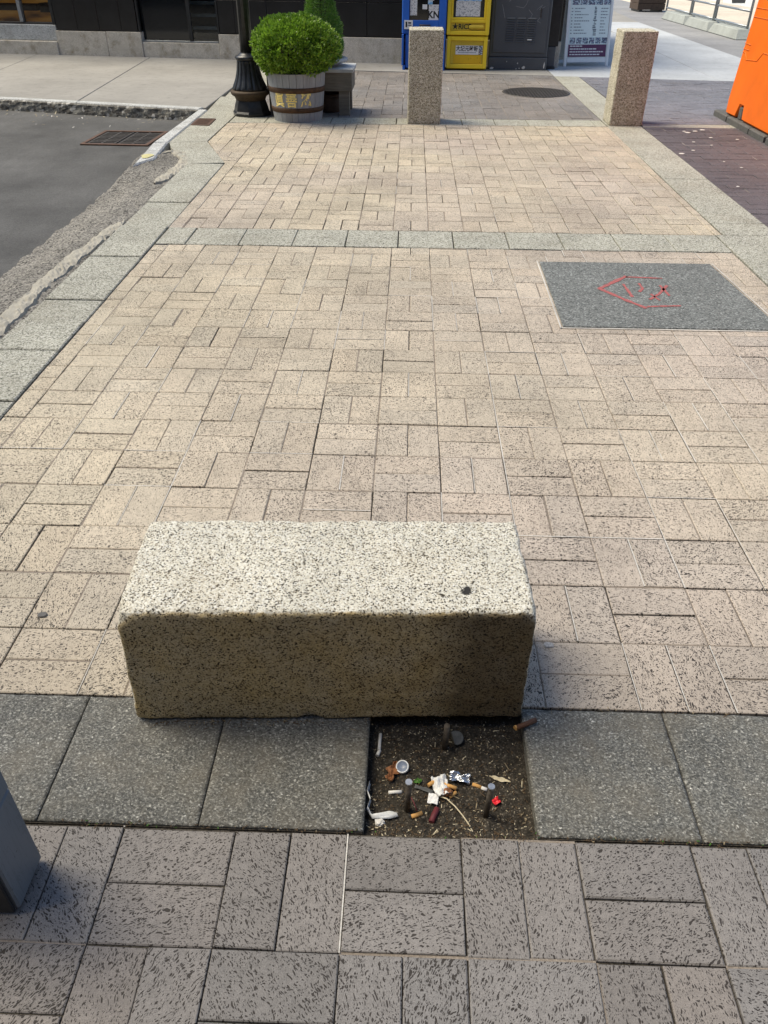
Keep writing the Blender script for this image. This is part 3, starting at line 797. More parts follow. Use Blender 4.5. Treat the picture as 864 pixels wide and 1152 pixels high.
def blob(name, x, y, r, mat, label, cat, sx=1, sy=1, sz=.5, seed=0, rough=.5, lift=0, group=None):
    b = bmesh.new(); bmesh.ops.create_icosphere(b, subdivisions=3, radius=1)
    for v in b.verts:
        k = 1 + rough * (noise.noise(v.co * 1.6 + Vector((seed, 0, 0))) + .6 * noise.noise(v.co * 4 + Vector((seed, 1, 0))))
        v.co = Vector((v.co.x * r * sx * k, v.co.y * r * sy * k, v.co.z * r * sz * k + r * sz * .4))
    mb = MB(); mb.add(b, mat); o = mb.build(name, None, (x, y, soil_z(x, y) + lift))
    return tag(o, label, cat, group)
def sheet(name, x, y, lx, ly, ang, mat, label, cat, amp=.006, seed=0, lift=.004, shape=None, n=12):
    """a thin crumpled or curled sheet (leaf, wrapper), with thickness"""
    b = bmesh.new(); g = []
    for side in (0, 1):
        gg = []
        for j in range(n + 1):
            row = []
            for i in range(n + 1):
                u, v = i / n * 2 - 1, j / n * 2 - 1
                w = shape(u) if shape else 1
                p = Vector((u * lx / 2, v * ly / 2 * w, 0))
                p.z = amp * (noise.noise(Vector((u * 1.7 + seed, v * 1.7, 0))) + .6 * noise.noise(Vector((u * 4 + seed, v * 4, 2)))) + abs(v) * amp * .5 - side * .0007
                row.append(b.verts.new(p))
            gg.append(row)
        g.append(gg)
    for side in (0, 1):
        for j in range(n):
            for i in range(n):
                q_ = (g[side][j][i], g[side][j][i + 1], g[side][j + 1][i + 1], g[side][j + 1][i]); b.faces.new(q_ if side == 0 else q_[::-1]).smooth = True
    ring = lambda G: G[0][:-1] + [r[-1] for r in G[:-1]] + G[-1][:0:-1] + [r[0] for r in G[:0:-1]]
    A, B = ring(g[0]), ring(g[1])
    for i in range(len(A)):
        k = (i + 1) % len(A); b.faces.new((B[i], B[k], A[k], A[i]))
    mb = MB(); mb.add(b, mat); o = mb.build(name, None, (x, y, soil_z(x, y) + lift)); o.rotation_euler.z = ang
    return tag(o, label, cat)
leafshape = lambda u: max(.06, (1 - u * u) ** .8 * (1 + .25 * math.sin(9 * u)))
sheet('crumpled_tissue', .106, 1.068, .036, .05, R(15), 'tissue', 'crumpled white tissue on top of butts in the middle of the pit', 'tissue', .016, 3, .012)
blob('brown_leaf_ball', .118, 1.055, .011, 'rotleaf', 'curled rust brown leaf resting against the crumpled tissue', 'leaf', 1.2, 1, .9, 4, .4, .004)
sheet('paper_scrap', .087, 1.036, .024, .026, R(-10), 'paper', 'small square scrap of white paper below the tissue', 'paper scrap', .003, 8)
sheet('foil_wrapper', .151, 1.097, .05, .026, R(-8), 'foil', 'crumpled silver foil wrapper right of the tissue', 'foil wrapper', .012, 5, .006)
sheet('dry_leaf', -.008, 1.108, .055, .026, R(70), 'rotleaf', 'torn rust brown leaf left of the round plastic lid', 'leaf', .012, 2, .007, lambda u: max(.1, (1 - u * u) ** .6 * (1 + .5 * math.sin(7 * u + 1))))
sheet('dry_leaf', .246, 1.098, .052, .011, R(-17), 'straw', 'pale slender dry leaf behind the leaning pin', 'leaf', .003, 7, .004, leafshape)
sheet('green_leaf', .052, 1.083, .022, .013, R(20), 'green', 'tiny green leaf beside the pin near the lid', 'leaf', .004, 9, .004, leafshape)
sheet('dark_wrapper', .066, 1.062, .045, .010, R(-18), 'stone_dk', 'flat dark strip of wrapper left of the tissue', 'wrapper', .003, 12, .003)
sheet('red_scrap', .232, 1.038, .018, .016, R(30), 'red', 'small bright red scrap beside the leaning pin', 'plastic scrap', .005, 14, .005)
mb = MB(); mb.lathe([(.0, 0), (.0115, 0), (.0138, .001), (.0142, .0065), (.0128, .0075), (.0118, .006), (.0, .0058)], 'lid', 28, cap=False)
lid = mb.build('plastic_disc', None, (.016, 1.118, soil_z(.016, 1.118) + .006)); lid.rotation_euler = (R(18), R(-8), 0)
tag(lid, 'round bluish plastic lid with white rim lying in the pit', 'lid')
mb = MB(); mb.lathe([(.0143, .001), (.0156, .002), (.0156, .0075), (.0143, .0085), (.0128, .0078)], 'white', 28, cap=False); mb.build('rim', lid)
mb = MB(); P = [(.101, 1.045), (.118, 1.037), (.137, 1.02), (.152, 1.0), (.163, .983), (.168, .968)]
mb.tube([(x, y, soil_z(x, y) + .006 + .004 * math.sin(i)) for i, (x, y) in enumerate(P)], .0016, 'straw', 8)
tag(mb.build('straw_stem'), 'long curved pale straw stem below the tissue', 'stem')
mb = MB(); P = [(.033, 1.045), (.042, 1.028), (.05, 1.008)]
mb.tube([(x, y, soil_z(x, y) + .006) for x, y in P], .0012, 'maroon', 8); tag(mb.build('red_twig'), 'thin reddish twig beside the pin near the lid', 'twig')
# plastic film strip along the left wall
mb = MB(); P = [(-.06, 1.07), (-.064, 1.04), (-.056, 1.02), (-.062, .998), (-.052, .985), (-.03, .987), (-.012, .992), (.006, .996)]
b = bmesh.new(); rows = []
for i, (x, y) in enumerate(P):
    w = (.004, .004, .003, .005, .004, .006, .008, .003)[i]; z = soil_z(x, y) + .008 + (.014 if i < 4 else 0)
    rows.append([b.verts.new((x, y + w, z + .004)), b.verts.new((x - .002, y, z + .008 * math.sin(2 * i))), b.verts.new((x + .002, y - w, z - .001)), b.verts.new((x, y - w * .9, z - .004)), b.verts.new((x, y + w * .9, z - .001))])
for A, B in zip(rows, rows[1:]):
    for k in range(5): b.faces.new((A[k], A[(k + 1) % 5], B[(k + 1) % 5], B[k])).smooth = True
bmesh.ops.recalc_face_normals(b, faces=b.faces[:]); mb.add(b, 'plasticbag')
tag(mb.build('plastic_film'), 'twisted strip of grey plastic film along the left wall of the pit', 'plastic film')
mb = MB(); b = bmesh.new(); b_ = [(.019 * math.cos(t), .017 * math.sin(t)) for t in [R(-100 + 10 * k) for k in range(24)]]
b.free(); mb.prism(b_, -.006, .004, 'stone_dk', .0015)
o = mb.build('stone_disc', None, (.146, 1.203, -.02)); o.rotation_euler = (R(24), R(4), 0); tag(o, 'dark grey broken disc behind the rear steel pin', 'stone disc')
blob('pebble', -.034, .975, .009, 'gum', 'pale grey pebble in the left front corner of the pit', 'pebble', 1.3, 1, .6, 3)

# loose straw, chips and crumbs nobody could count
def debris(n, fn, name, mats, k=1):
    mbs = MB()
    for _ in range(n):
        x, y, z = fn(); a = rnd(0, math.pi); L = k * rnd(.001, .0035) * (2.6 if random.random() < .08 else 1); w = k * rnd(.0005, .0013)
        d = Vector((math.cos(a), math.sin(a), rnd(-.3, .3))) * L; s_ = Vector((-math.sin(a), math.cos(a), 0)) * w; c = Vector((x, y, z + .001))
        up = Vector((0, 0, .0008))
        mt = random.choice(mats); v = [mbs.bm.verts.new(p) for p in (c - d - s_, c + d - s_, c + d + s_, c - d + s_, c - d * .8 + up, c + d * .8 + up)]
        i_ = mbs.mi(mt)
        for f in ((0, 1, 5, 4), (1, 2, 5), (2, 3, 4, 5), (3, 0, 4)):
            mbs.bm.faces.new([v[k] for k in f]).material_index = i_
    o = mbs.build(name); o['kind'] = 'stuff'; o['label'] = 'straw, bark chips and crumbs scattered over the soil and along the stone'; o['category'] = 'debris'
def in_pit():
    x = rnd(-.06, .305); y = .935 + .34 * random.random() ** 1.25; return x, y, soil_z(x, y) + .001
debris(1300, in_pit, 'straw_debris', ['chips', 'chipsdk', 'chipsdk', 'chipsdk', 'chipsdk', 'straw'])
debris(150, lambda: ((lambda x: (x, 1.232 + .03 * (x + .6) * 0 + .047 * (x + .17) - abs(random.gauss(0, .012)), .002))(rnd(-.62, -.06))), 'straw_debris', ['chips', 'chipsdk'])
debris(260, lambda: (rnd(-.75, 1.3), .9325 + random.gauss(0, .004), .0005), 'straw_debris', ['chips', 'chipsdk', 'chipsdk', 'chipsdk', 'chipsdk', 'chipsdk', 'chipsdk', 'chipsdk', 'green'])
debris(120, lambda: (rnd(-.78, 1.3), 1.286 + random.gauss(0, .006), .0005), 'straw_debris', ['chips', 'chipsdk'])

# ------------------------------------------------------------------ grey box foot at the left edge
gb = empty('grey_post_base', (-.912, .79, 0), 0, 'blue grey painted board stand at the left edge near the camera', 'stand')
mb = MB(); mb.box((-.19, -.052, .012), (.176, .058, .255), 'greybox', .004); mb.build('lower_panel', gb)
mb = MB(); mb.box((-.19, -.052, .258), (.177, .058, .41), 'greybox', .004); mb.build('upper_panel', gb)
mb = MB(); mb.box((-.182, -.0605, .012), (.168, -.053, .40), 'black', .002); mb.build('back_panel', gb)
mb = MB(); mb.box((-.16, -.045, 0), (.15, .045, .0115), 'black'); mb.build('foot', gb)

# ------------------------------------------------------------------ utility cover with red marking
uc = empty('utility_cover', (1.33, 4.23, 0), 0, 'dark grey stone utility cover with a red spray painted arrow', 'utility cover')
mb = MB(); mb.prism([(-.535, -.505), (.57, -.505), (.51, .50), (-.525, .495)], -.05, .0065, 'plate', .003); mb.build('cover_plate', uc)
mb = MB()
for a, c in (((-.548, -.52), (-.538, .51)), ((-.55, -.519), (.586, -.519)), ((.583, -.515), (.523, .51))):
    a, c = Vector(a), Vector(c); n_ = (c - a).orthogonal().normalized() * .004
    mb.poly([(*(a - n_), .0046), (*(c - n_), .0046), (*(c + n_), .0046), (*(a + n_), .0046)], 'fill_white')
mb.build('mortar_border', uc)
def stroke(P, w):
    mb = MB()
    P = [Vector(p) for p in P]
    Q = []
    for a, c in zip(P, P[1:]):
        k = max(1, int((c - a).length / .02))
        Q += [a.lerp(c, i / k) for i in range(k)]
    Q.append(P[-1]); L, Rr = [], []
    for i, p in enumerate(Q):
        d = (Q[min(i + 1, len(Q) - 1)] - Q[max(i - 1, 0)]).normalized(); n_ = Vector((-d.y, d.x))
        ww = w * (1 + .6 * noise.noise(Vector((i * .6, p.x * 9, p.y * 9)))) / 2
        L.append(p + n_ * ww); Rr.append(p - n_ * ww)
    for i in range(len(Q) - 1):
        mb.poly([(*Rr[i], .0085), (*Rr[i + 1], .0085), (*L[i + 1], .0085), (*L[i], .0085)], 'redpaint')
    mb.build('red_paint_mark', uc)
for P, w in (([(-.051, .251), (-.247, .038), (-.149, -.115), (-.053, -.246)], .026), ([(-.057, .238), (.15, .223)], .017), ([(-.044, -.222), (.141, -.202)], .017),
             ([(-.098, .12), (-.091, -.084)], .016), ([(-.006, .134), (-.004, .049), (-.034, -.001)], .015), ([(-.005, -.117), (.068, -.03), (.147, .106)], .017), ([(.021, -.032), (.047, -.13)], .014), ([(.107, .105), (.118, -.056)], .015)):
    stroke(P, w)

# pale specks and crumbs of litter along the far gutter
debris(90, lambda: ((lambda a, t: (K0.x + kd.x * a - kn.x * t, K0.y + kd.y * a - kn.y * t, -.117))(rnd(.4, 3.4), abs(random.gauss(.1, .35)))), 'gutter_litter', ['straw', 'gum', 'chips'], 5)
# small covers, grate, manhole
def iron_cover(pts, name, label, cat, mat, z=.004, rib=True):
    e = empty(name, (0, 0, 0), 0, label, cat)
    mb = MB(); mb.prism(pts, -.03, z, mat, .002); mb.build('cover_plate', e)
    return e
vc = iron_cover([(-2.36, 9.03), (-2.155, 9.0), (-2.165, 9.40), (-2.372, 9.41)], 'valve_cover', 'small rust brown valve cover set in the kerb corner', 'valve cover', 'rust', .0085)
mb = MB()
for k in range(6):
    y = 9.06 + .06 * k; mb.box((-2.335, y, .0083), (-2.19, y + .02, .0125), 'rust')
mb.build('tread_ribs', vc)
gr = empty('storm_drain', (-3.06, 8.95, -.122), R(-2), 'rusty framed double storm drain grate in the road corner', 'drain grate')
mb = MB()
for lo, hi in (((-.36, -.37, -.02), (.36, -.33, .012)), ((-.36, .33, -.02), (.36, .37, .012)), ((-.36, -.329, -.02), (-.32, .329, .012)), ((.32, -.329, -.02), (.36, .329, .012))): mb.box(lo, hi, 'rust', .003)
mb.build('frame', gr)
for sx in (-1, 1):
    mb = MB(); xa = -.318 if sx < 0 else .012
    for k in range(9):
        y = -.31 + .07 * k; mb.box((xa, y, -.02), (xa + .306, y + .028, .007), 'iron', .002)
    for x in (xa, xa + .142, xa + .284): mb.box((x, -.327, -.022), (x + .022, .327, .004), 'iron')
    mb.build('grate', gr)
mb = MB(); mb.poly([(-.32, -.33, .0045 - .006), (.32, -.33, -.0015), (.32, .33, -.0015), (-.32, .33, -.0015)], 'gap'); mb.build('shaft_shade_sheet', gr)  # flat black sheet painting the shade of an open shaft between the bars
mh = empty('manhole_cover', (1.655, 11.61, 0), 0, 'round dark iron manhole cover behind the two standing bollards', 'manhole cover')
mb = MB(); mb.lathe([(.0, -.02), (.445, -.02), (.445, .006), (.425, .008), (.42, .005), (0, .005)], 'iron', 48, cap=False); mb.build('cover_plate', mh)
mb = MB()
for i in range(-9, 10):
    for j in range(-9, 10):
        x, y = i * .042, j * .042
        if x * x + y * y < .165: mb.box((x - .013, y - .013, .0052), (x + .013, y + .013, .0095), 'iron')
mb.build('tread_studs', mh)

# gum and droppings on the paving
def gum(x, y, r, mat, label, group=None, seed=0):
    b = bmesh.new(); bmesh.ops.create_circle(b, cap_ends=True, radius=1, segments=22)
    for v in b.verts:
        k = 1 + .35 * noise.noise(v.co * 1.3 + Vector((seed * 3.1, 0, 0))); v.co = Vector((v.co.x * r * k, v.co.y * r * k * .8, 0))
    g_ = bmesh.ops.extrude_face_region(b, geom=b.faces[:])
    for v in [q_ for q_ in g_['geom'] if isinstance(q_, bmesh.types.BMVert)]: v.co = Vector((v.co.x * .8, v.co.y * .8, .0025))
    bmesh.ops.recalc_face_normals(b, faces=b.faces[:])
    mb = MB(); mb.add(b, mat); return tag(mb.build('gum_spot', None, (x, y, .0015)), label, 'gum spot', group)
gum(.413, 1.506, .015, 'scuff', 'pale ringed gum spot right of the fallen block', None, 3)
gum(-1.024, 1.571, .014, 'gumdark', 'dark round gum spot left of the fallen block', None, 5)
for i, (x, y, r) in enumerate([(2.88, 9.0, .022), (3.1, 9.1, .034), (3.0, 9.02, .03), (3.06, 8.68, .022), (2.9, 8.94, .035), (2.55, 7.9, .03), (2.84, 7.58, .014), (2.82, 8.45, .018), (2.95, 8.3, .016), (2.66, 6.67, .016), (2.7, 8.05, .02), (2.92, 7.35, .015), (3.3, 8.6, .02)]):
    gum(x, y, r * .85, 'gum', 'white speck among those spattered on the dark bricks by the orange barrier', 'white specks on the dark bricks', i)

# ------------------------------------------------------------------ lamp post
lp = empty('street_lamp', (-1.815, 9.72, 0), 0, 'black cast iron street lamp with a fluted bell base by the barrel', 'street lamp')
mb = MB(); mb.lathe([(.212, 0), (.215, .03), (.2, .05), (.19, .09), (.172, .14), (.168, .155)], 'lamp', 8, cap=True, smooth=False); mb.build('base', lp)
mb = MB(); mb.lathe([(.165, .156), (.18, .19), (.205, .205), (.218, .222), (.222, .238), (.21, .25), (.19, .256)], 'lamprust', 36, cap=True); mb.build('base_moulding', lp)
flute = lambda t, z: 1 - .075 * max(0, math.cos(16 * t)) ** .7 if .27 < z < .535 else 1
prof = [(.19, .257), (.192, .275), (.182, .30), (.165, .335), (.15, .37), (.138, .41), (.129, .45), (.122, .5), (.118, .53), (.117, .54)]
mb = MB(); mb.lathe(prof, 'lamp', 128, mod=flute, cap=True); mb.build('fluted_bell', lp)
mb = MB(); mb.lathe([(.118, .541), (.13, .55), (.136, .565), (.13, .58), (.105, .59), (.09, .6), (.074, .615)], 'lamp', 36); mb.build('collar', lp)
mb = MB(); mb.lathe([(.07, .616), (.066, 1.5), (.06, 2.6), (.05, 3.2)], 'lamp', 40, mod=lambda t, z: 1 - .06 * max(0, math.cos(12 * t))); mb.build('post', lp)
mb = MB(); mb.lathe([(.05, 3.2), (.09, 3.24), (.1, 3.3), (.15, 3.34), (.15, 3.36), (.05, 3.37)], 'lamp', 24); mb.build('lamp_holder', lp)
mb = MB(); mb.lathe([(.1, 3.371), (.17, 3.46), (.2, 3.58), (.17, 3.74), (.08, 3.84), (.02, 3.87)], 'white', 24); mb.build('lamp_globe', lp)

# ------------------------------------------------------------------ barrel planter
bp = empty('barrel_planter', (-1.255, 9.485, 0), 0, 'grey half barrel planter with rusty hoops and yellow lettering', 'planter')
def br(z): return .262 + .055 * (z / .47) ** .8
mb = MB(); NS = 26
for k in range(NS):
    a0, a1 = 2 * math.pi * k / NS + .006, 2 * math.pi * (k + 1) / NS - .006
    zs = [0, .1, .2, .3, .4, .468 + rnd(-.003, .003)]
    b = bmesh.new(); A = []
    for z in zs:
        A.append([b.verts.new((math.cos(a) * rr, math.sin(a) * rr, z)) for rr in (br(z), br(z) - .026) for a in (a0, (a0 + a1) / 2, a1)])
    for p, q_ in zip(A, A[1:]):
        for i, j in ((0, 1), (1, 2)): b.faces.new((p[i], p[j], q_[j], q_[i])); b.faces.new((p[j + 3], p[i + 3], q_[i + 3], q_[j + 3]))
        b.faces.new((p[3], p[0], q_[0], q_[3])); b.faces.new((p[2], p[5], q_[5], q_[2]))
    for L_, f in ((A[-1], 1), (A[0], -1)):
        for i in (0, 1):
            F = (L_[i], L_[i + 1], L_[i + 4], L_[i + 3]); b.faces.new(F if f > 0 else F[::-1])
    mb.add(b, 'stave')
mb.lathe([(.255, .002), (.255, .03)], 'stave', 26)
mb.build('staves', bp)
for z0, z1 in ((.285, .338), (.095, .145)):
    mb = MB(); mb.lathe([(br(z0) - .004, z0), (br(z0) + .004, z0 + .001), (br((z0 + z1) / 2) + .005, (z0 + z1) / 2), (br(z1) + .004, z1 - .001), (br(z1) - .004, z1)], 'hoop', 52, cap=False); mb.build('hoop', bp)
mb = MB(); mb.lathe([(.0, .415), (.1, .43), (.2, .425), (.285, .41)][::-1], 'potsoil', 30, cap=False); mb.build('potting_soil', bp)
for ch, ang in (('眞', -124), ('善', -95.5), ('忍', -64)):
    def fn(co, ang=ang):
        z = .216 + co.y * .98; rr = br(z) + .0035; a = R(ang) + co.x * .82 / .29
        return Vector((math.cos(a) * rr, math.sin(a) * rr, z))
    text_mesh(ch, .158, 'gold', 'lettering', bp, fn, bold=.003)

# ------------------------------------------------------------------ shrubs
def leaves(name, parent, n, shape, size, mat, keep=None, fold=.25):
    """shape() gives (position, outward normal); many small folded leaves in one mesh"""
    vs, fs, cols = [], [], []
    for _ in range(n):
        p, nrm = shape(); d = (nrm * .8 + Vector((rnd(-1, 1), rnd(-1, 1), rnd(-1, 1))) * .75 + Vector((0, 0, .25))).normalized()
        L = size[0] * rnd(.7, 1.25); W = size[1] * rnd(.7, 1.25)
        s_ = d.cross(Vector((rnd(-1, 1), rnd(-1, 1), rnd(-1, 1)))).normalized(); u = s_.cross(d)
        i = len(vs); m_ = p + d * L * .5
        vs += [p, m_ + s_ * W / 2 + u * W * fold, p + d * L, m_ - s_ * W / 2 + u * W * fold]
        fs += [(i, i + 1, i + 2), (i, i + 2, i + 3)]
        c = max(0, min(1, random.gauss(.5, .22) + .35 * noise.noise(p * 6))); cols += [c] * 4
    me = bpy.data.meshes.new(name); me.from_pydata(vs, [], fs)
    a = me.attributes.new('tint', 'FLOAT_COLOR', 'POINT')
    a.data.foreach_set('color', [x for c in cols for x in (c, c, c, 1)])
    me.materials.append(M[mat]); return link(bpy.data.objects.new(name, me), parent)
rs = empty('round_shrub', (-1.25, 9.485, .43), 0, 'round clipped bright green boxwood growing in the half barrel', 'shrub')
CB = Vector((0, -.01, .262)); RB = Vector((.452, .44, .285))
def box_shape():
    while True:
        v = Vector((random.gauss(0, 1), random.gauss(0, 1), random.gauss(0, 1))).normalized()
        k = (1 + .10 * noise.noise(v * 2.6 + Vector((4, 1, 0))) + .12 * noise.noise(v * 7)) * (1 - .32 * random.random() ** 1.8)
        if v.z < -.78: continue
        return CB + Vector((v.x * RB.x, v.y * RB.y, v.z * RB.z)) * k, v
leaves('foliage', rs, 13000, box_shape, (.036, .025), 'leaf')
mb = MB()
for k in range(60):
    p, v = box_shape(); q_ = CB + (p - CB) * .86
    mb.tube([(rnd(-.06, .06), rnd(-.06, .06), -.02), (p.x * .35, p.y * .35, .12 + rnd(0, .1)), q_], .007, 'twig', 5, r1=.003)
mb.build('branches', rs)

cs = empty('conical_shrub', (-1.02, 10.02, .50), 0, 'dark green conical dwarf spruce in the pale urn behind the barrel', 'shrub')
def cone_r(t): return .285 * (max(0, 1 - t) ** .72) * (.62 + .38 * min(1, t / .16))
def cone_shape():
    t = random.random() ** 1.25; z = .03 + t * .84; a = rnd(0, 2 * math.pi)
    rr = cone_r(t) * (1 + .16 * noise.noise(Vector((math.cos(a) * 2.4, math.sin(a) * 2.4, z * 7)))) * (1 - .35 * random.random() ** 2)
    return Vector((math.cos(a) * rr, math.sin(a) * rr, z)), Vector((math.cos(a), math.sin(a), .45)).normalized()
leaves('foliage', cs, 15000, cone_shape, (.034, .0075), 'needle')
mb = MB(); mb.tube([(0, 0, -.03), (0, 0, .4), (.01, 0, .84)], .022, 'twig', 8, r1=.004)
for k in range(70):
    p, v = cone_shape(); mb.tube([(0, 0, p.z * .9), p * .9], .004, 'twig', 4, r1=.002)
mb.build('trunk', cs)

# ------------------------------------------------------------------ small bench, urn, pot
bn = empty('plant_bench', (-1.15, 9.99, 0), 0, 'low weathered wooden bench standing behind the half barrel', 'bench')
mb = MB()
for k in range(3): mb.box((-.485, -.285 + .192 * k, .428), (.50, -.285 + .192 * k + .188, .462), 'benchtop', .003)
mb.build('top', bn)
for lo, hi in (((-.47, -.268, .245), (.482, -.24, .427)), ((-.47, .24, .245), (.482, .268, .427)), ((.452, -.239, .245), (.482, .239, .427)), ((-.47, -.239, .245), (-.44, .239, .427))):
    mb = MB(); mb.box(lo, hi, 'bench', .002); mb.build('apron', bn)
for x in (-.458, .332):
    for y in (-.255, .145):
        mb = MB(); mb.box((x, y, 0), (x + .118, y + .11, .244), 'bench', .003); mb.build('leg', bn)
ur = empty('plant_urn', (-1.02, 10.02, .463), 0, 'low pale grey urn with a rolled rim holding the conical spruce', 'urn')
mb = MB(); mb.lathe([(.0, 0), (.17, 0), (.19, .015), (.235, .03), (.262, .045), (.25, .05), (.2, .05), (0, .05)], 'urn', 40, cap=False); mb.build('bowl', ur)
mb = MB(); mb.lathe([(.24, .04), (.275, .042), (.292, .056), (.29, .074), (.268, .084), (.24, .078), (.23, .06)], 'urn', 40, cap=False); mb.build('rim', ur)
mb = MB(); mb.lathe([(.235, .062), (.1, .068), (0, .066)], 'potsoil', 30, cap=False); mb.build('potting_soil', ur)
pt = empty('plant_pot', (-.955, 10.02, 0), 0, 'dark brown round pot standing under the wooden bench', 'pot')
mb = MB(); mb.lathe([(.0, 0), (.13, 0), (.145, .02), (.155, .15), (.15, .155), (.135, .15), (.12, .1), (0, .1)], 'brown', 32, cap=False); mb.build('body', pt)
mb = MB(); mb.lathe([(.152, .15), (.168, .152), (.17, .185), (.158, .19), (.146, .185)], 'brown', 32, cap=False); mb.build('rim', pt)

# ------------------------------------------------------------------ newspaper boxes
def frame_box(mb, x0, x1, z0, z1, y0, y1, w, mat):
    mb.box((x0, y0, z0), (x0 + w, y1, z1), mat, .004); mb.box((x1 - w, y0, z0), (x1, y1, z1), mat, .004)
    mb.box((x0 + w + .0015, y0, z0), (x1 - w - .0015, y1, z0 + w), mat, .004); mb.box((x0 + w + .0015, y0, z1 - w), (x1 - w - .0015, y1, z1), mat, .004)
nb = empty('newspaper_box', (.155, 13.82, 0), R(-4), 'blue metal newspaper box half hidden behind the standing bollard', 'newspaper box', 'newspaper boxes at the corner')
mb = MB(); mb.box((-.27, .03, .02), (.31, .43, .475), 'blue', .012); mb.box((-.31, -.01, .0), (-.272, .45, .06), 'blue', .004); mb.box((.312, -.01, 0), (.345, .45, .06), 'blue', .004); mb.build('pedestal', nb)
mb = MB(); mb.box((-.33, .03, .478), (.345, .46, 1.22), 'blue', .015); mb.build('body', nb)
for x0 in (-.325, .315):
    mb = MB(); mb.box((x0, -.01, .062), (x0 + .028, .44, .476), 'blue', .004); mb.build('side_rail', nb)
mb = MB(); frame_box(mb, -.318, .335, .56, 1.18, -.012, .028, .10, 'blue'); mb.build('door', nb)
mb = MB(); mb.box((-.215, .012, .662), (.232, .026, 1.078), 'glassdark'); mb.build('window', nb)
mb = MB()
for lo, hi, m_ in (((-.205, .72, ), (-.10, .985), 'newsprint'), ((.075, .665), (.225, .79), 'paper'), ((.075, .792), (.225, .86), 'newsprint'), ((.06, .862), (.13, .91), 'bluewhite'), ((.06, .912), (.15, 1.02), 'newsprint'), ((-.02, .80), (.05, .86), 'paper')):
    mb.box((lo[0], .005, lo[1]), (hi[0], .011, hi[1]), m_)
mb.build('sticker', nb)
text_mesh('KN', .125, 'ink', 'sticker_lettering', nb, lambda c: Vector((.15 + c.x, .0035, .728 + c.y)), bold=.004)
mb = MB(); mb.box((-.29, -.0175, .545), (-.16, -.0135, .66), 'paper'); mb.box((-.27, -.0195, .57), (-.245, -.018, .64), 'ink'); mb.box((-.235, -.0195, .59), (-.18, -.018, .60), 'ink'); mb.box((-.23, -.0195, .615), (-.185, -.018, .635), 'ink'); mb.build('sticker', nb)
mb = MB(); mb.tube([(-.05, -.014, .6), (-.05, -.05, .6), (.1, -.05, .6), (.1, -.014, .6)], .01, 'iron', 8); mb.build('handle', nb)

yb = empty('newspaper_box', (.835, 13.84, 0), R(-4), 'yellow metal newspaper box with a printed label on its lower panel', 'newspaper box', 'newspaper boxes at the corner')
mb = MB(); mb.box((-.308, .02, .015), (.316, .42, .462), 'yellow', .012); mb.build('pedestal', yb)
mb = MB(); frame_box(mb, -.305, .313, .03, .455, -.022, .018, .055, 'yellow'); mb.build('panel_frame', yb)
mb = MB(); mb.prism([(-.245, .09), (-.21, .087), (.218, .087), (.253, .09), (.253, .385), (.235, .395), (-.225, .395), (-.245, .385)], .0, .02, 'ochre'); o = mb.build('recessed_panel', yb); o.rotation_euler.x = R(90); o.location.y = .021
mb = MB(); mb.box((-.17, -.006, .215), (.185, .0005, .335), 'paper', .001); mb.build('label_plate', yb)
mb = MB(); mb.box((-.20, -.004, .095), (.23, .0005, .208), 'amber', .001); mb.build('worn_strip', yb)
mb = MB(); mb.box((.19, -.005, .215), (.245, .0005, .335), 'print'); mb.build('picture_strip', yb)
text_mesh('大紀元時報', .074, 'ink', 'label_lettering', yb, lambda c: Vector((.005 + c.x * .92, -.0085, .29 + c.y)), bold=.0012)
mb = MB()
for k in range(14): mb.box((-.13 + k * .02, -.0085, .238), (-.13 + k * .02 + .013, -.0065, .248), 'greyink')
mb.build('label_small_print', yb)
mb = MB(); mb.box((-.326, .02, .466), (.326, .45, 1.24), 'yellow', .014); mb.build('body', yb)
mb = MB(); frame_box(mb, -.318, .318, .475, 1.2, -.03, .018, .052, 'yellow'); mb.build('door_frame', yb)
mb = MB(); mb.box((-.262, .002, .53), (.262, .0185, .628), 'ochre', .002); mb.build('coin_strip', yb)
mb = MB(); mb.box((-.262, -.016, .632), (.262, .016, .668), 'yellow', .003); frame_box(mb, -.262, .262, .67, 1.145, -.014, .016, .03, 'yellow'); mb.build('window_frame', yb)
mb = MB(); mb.box((-.23, .0045, .702), (.23, .017, 1.113), 'glassdark'); mb.build('window', yb)
mb = MB(); mb.box((-.195, -.001, .712), (.17, .004, .905), 'newsprint'); mb.box((-.18, -.001, .907), (.18, .004, .985), 'bluewhite'); mb.box((-.165, -.001, .987), (.165, .004, 1.09), 'newsprint'); mb.build('newspaper', yb)
text_mesh('★RICE', .095, 'ink', 'strip_lettering', yb, lambda c: Vector((-.095 + c.x, -.0005, .578 + c.y)), bold=.002)
mb = MB(); mb.box((.015, -.03, .555), (.245, .0015, .6), 'ochre', .01); mb.build('handle', yb)

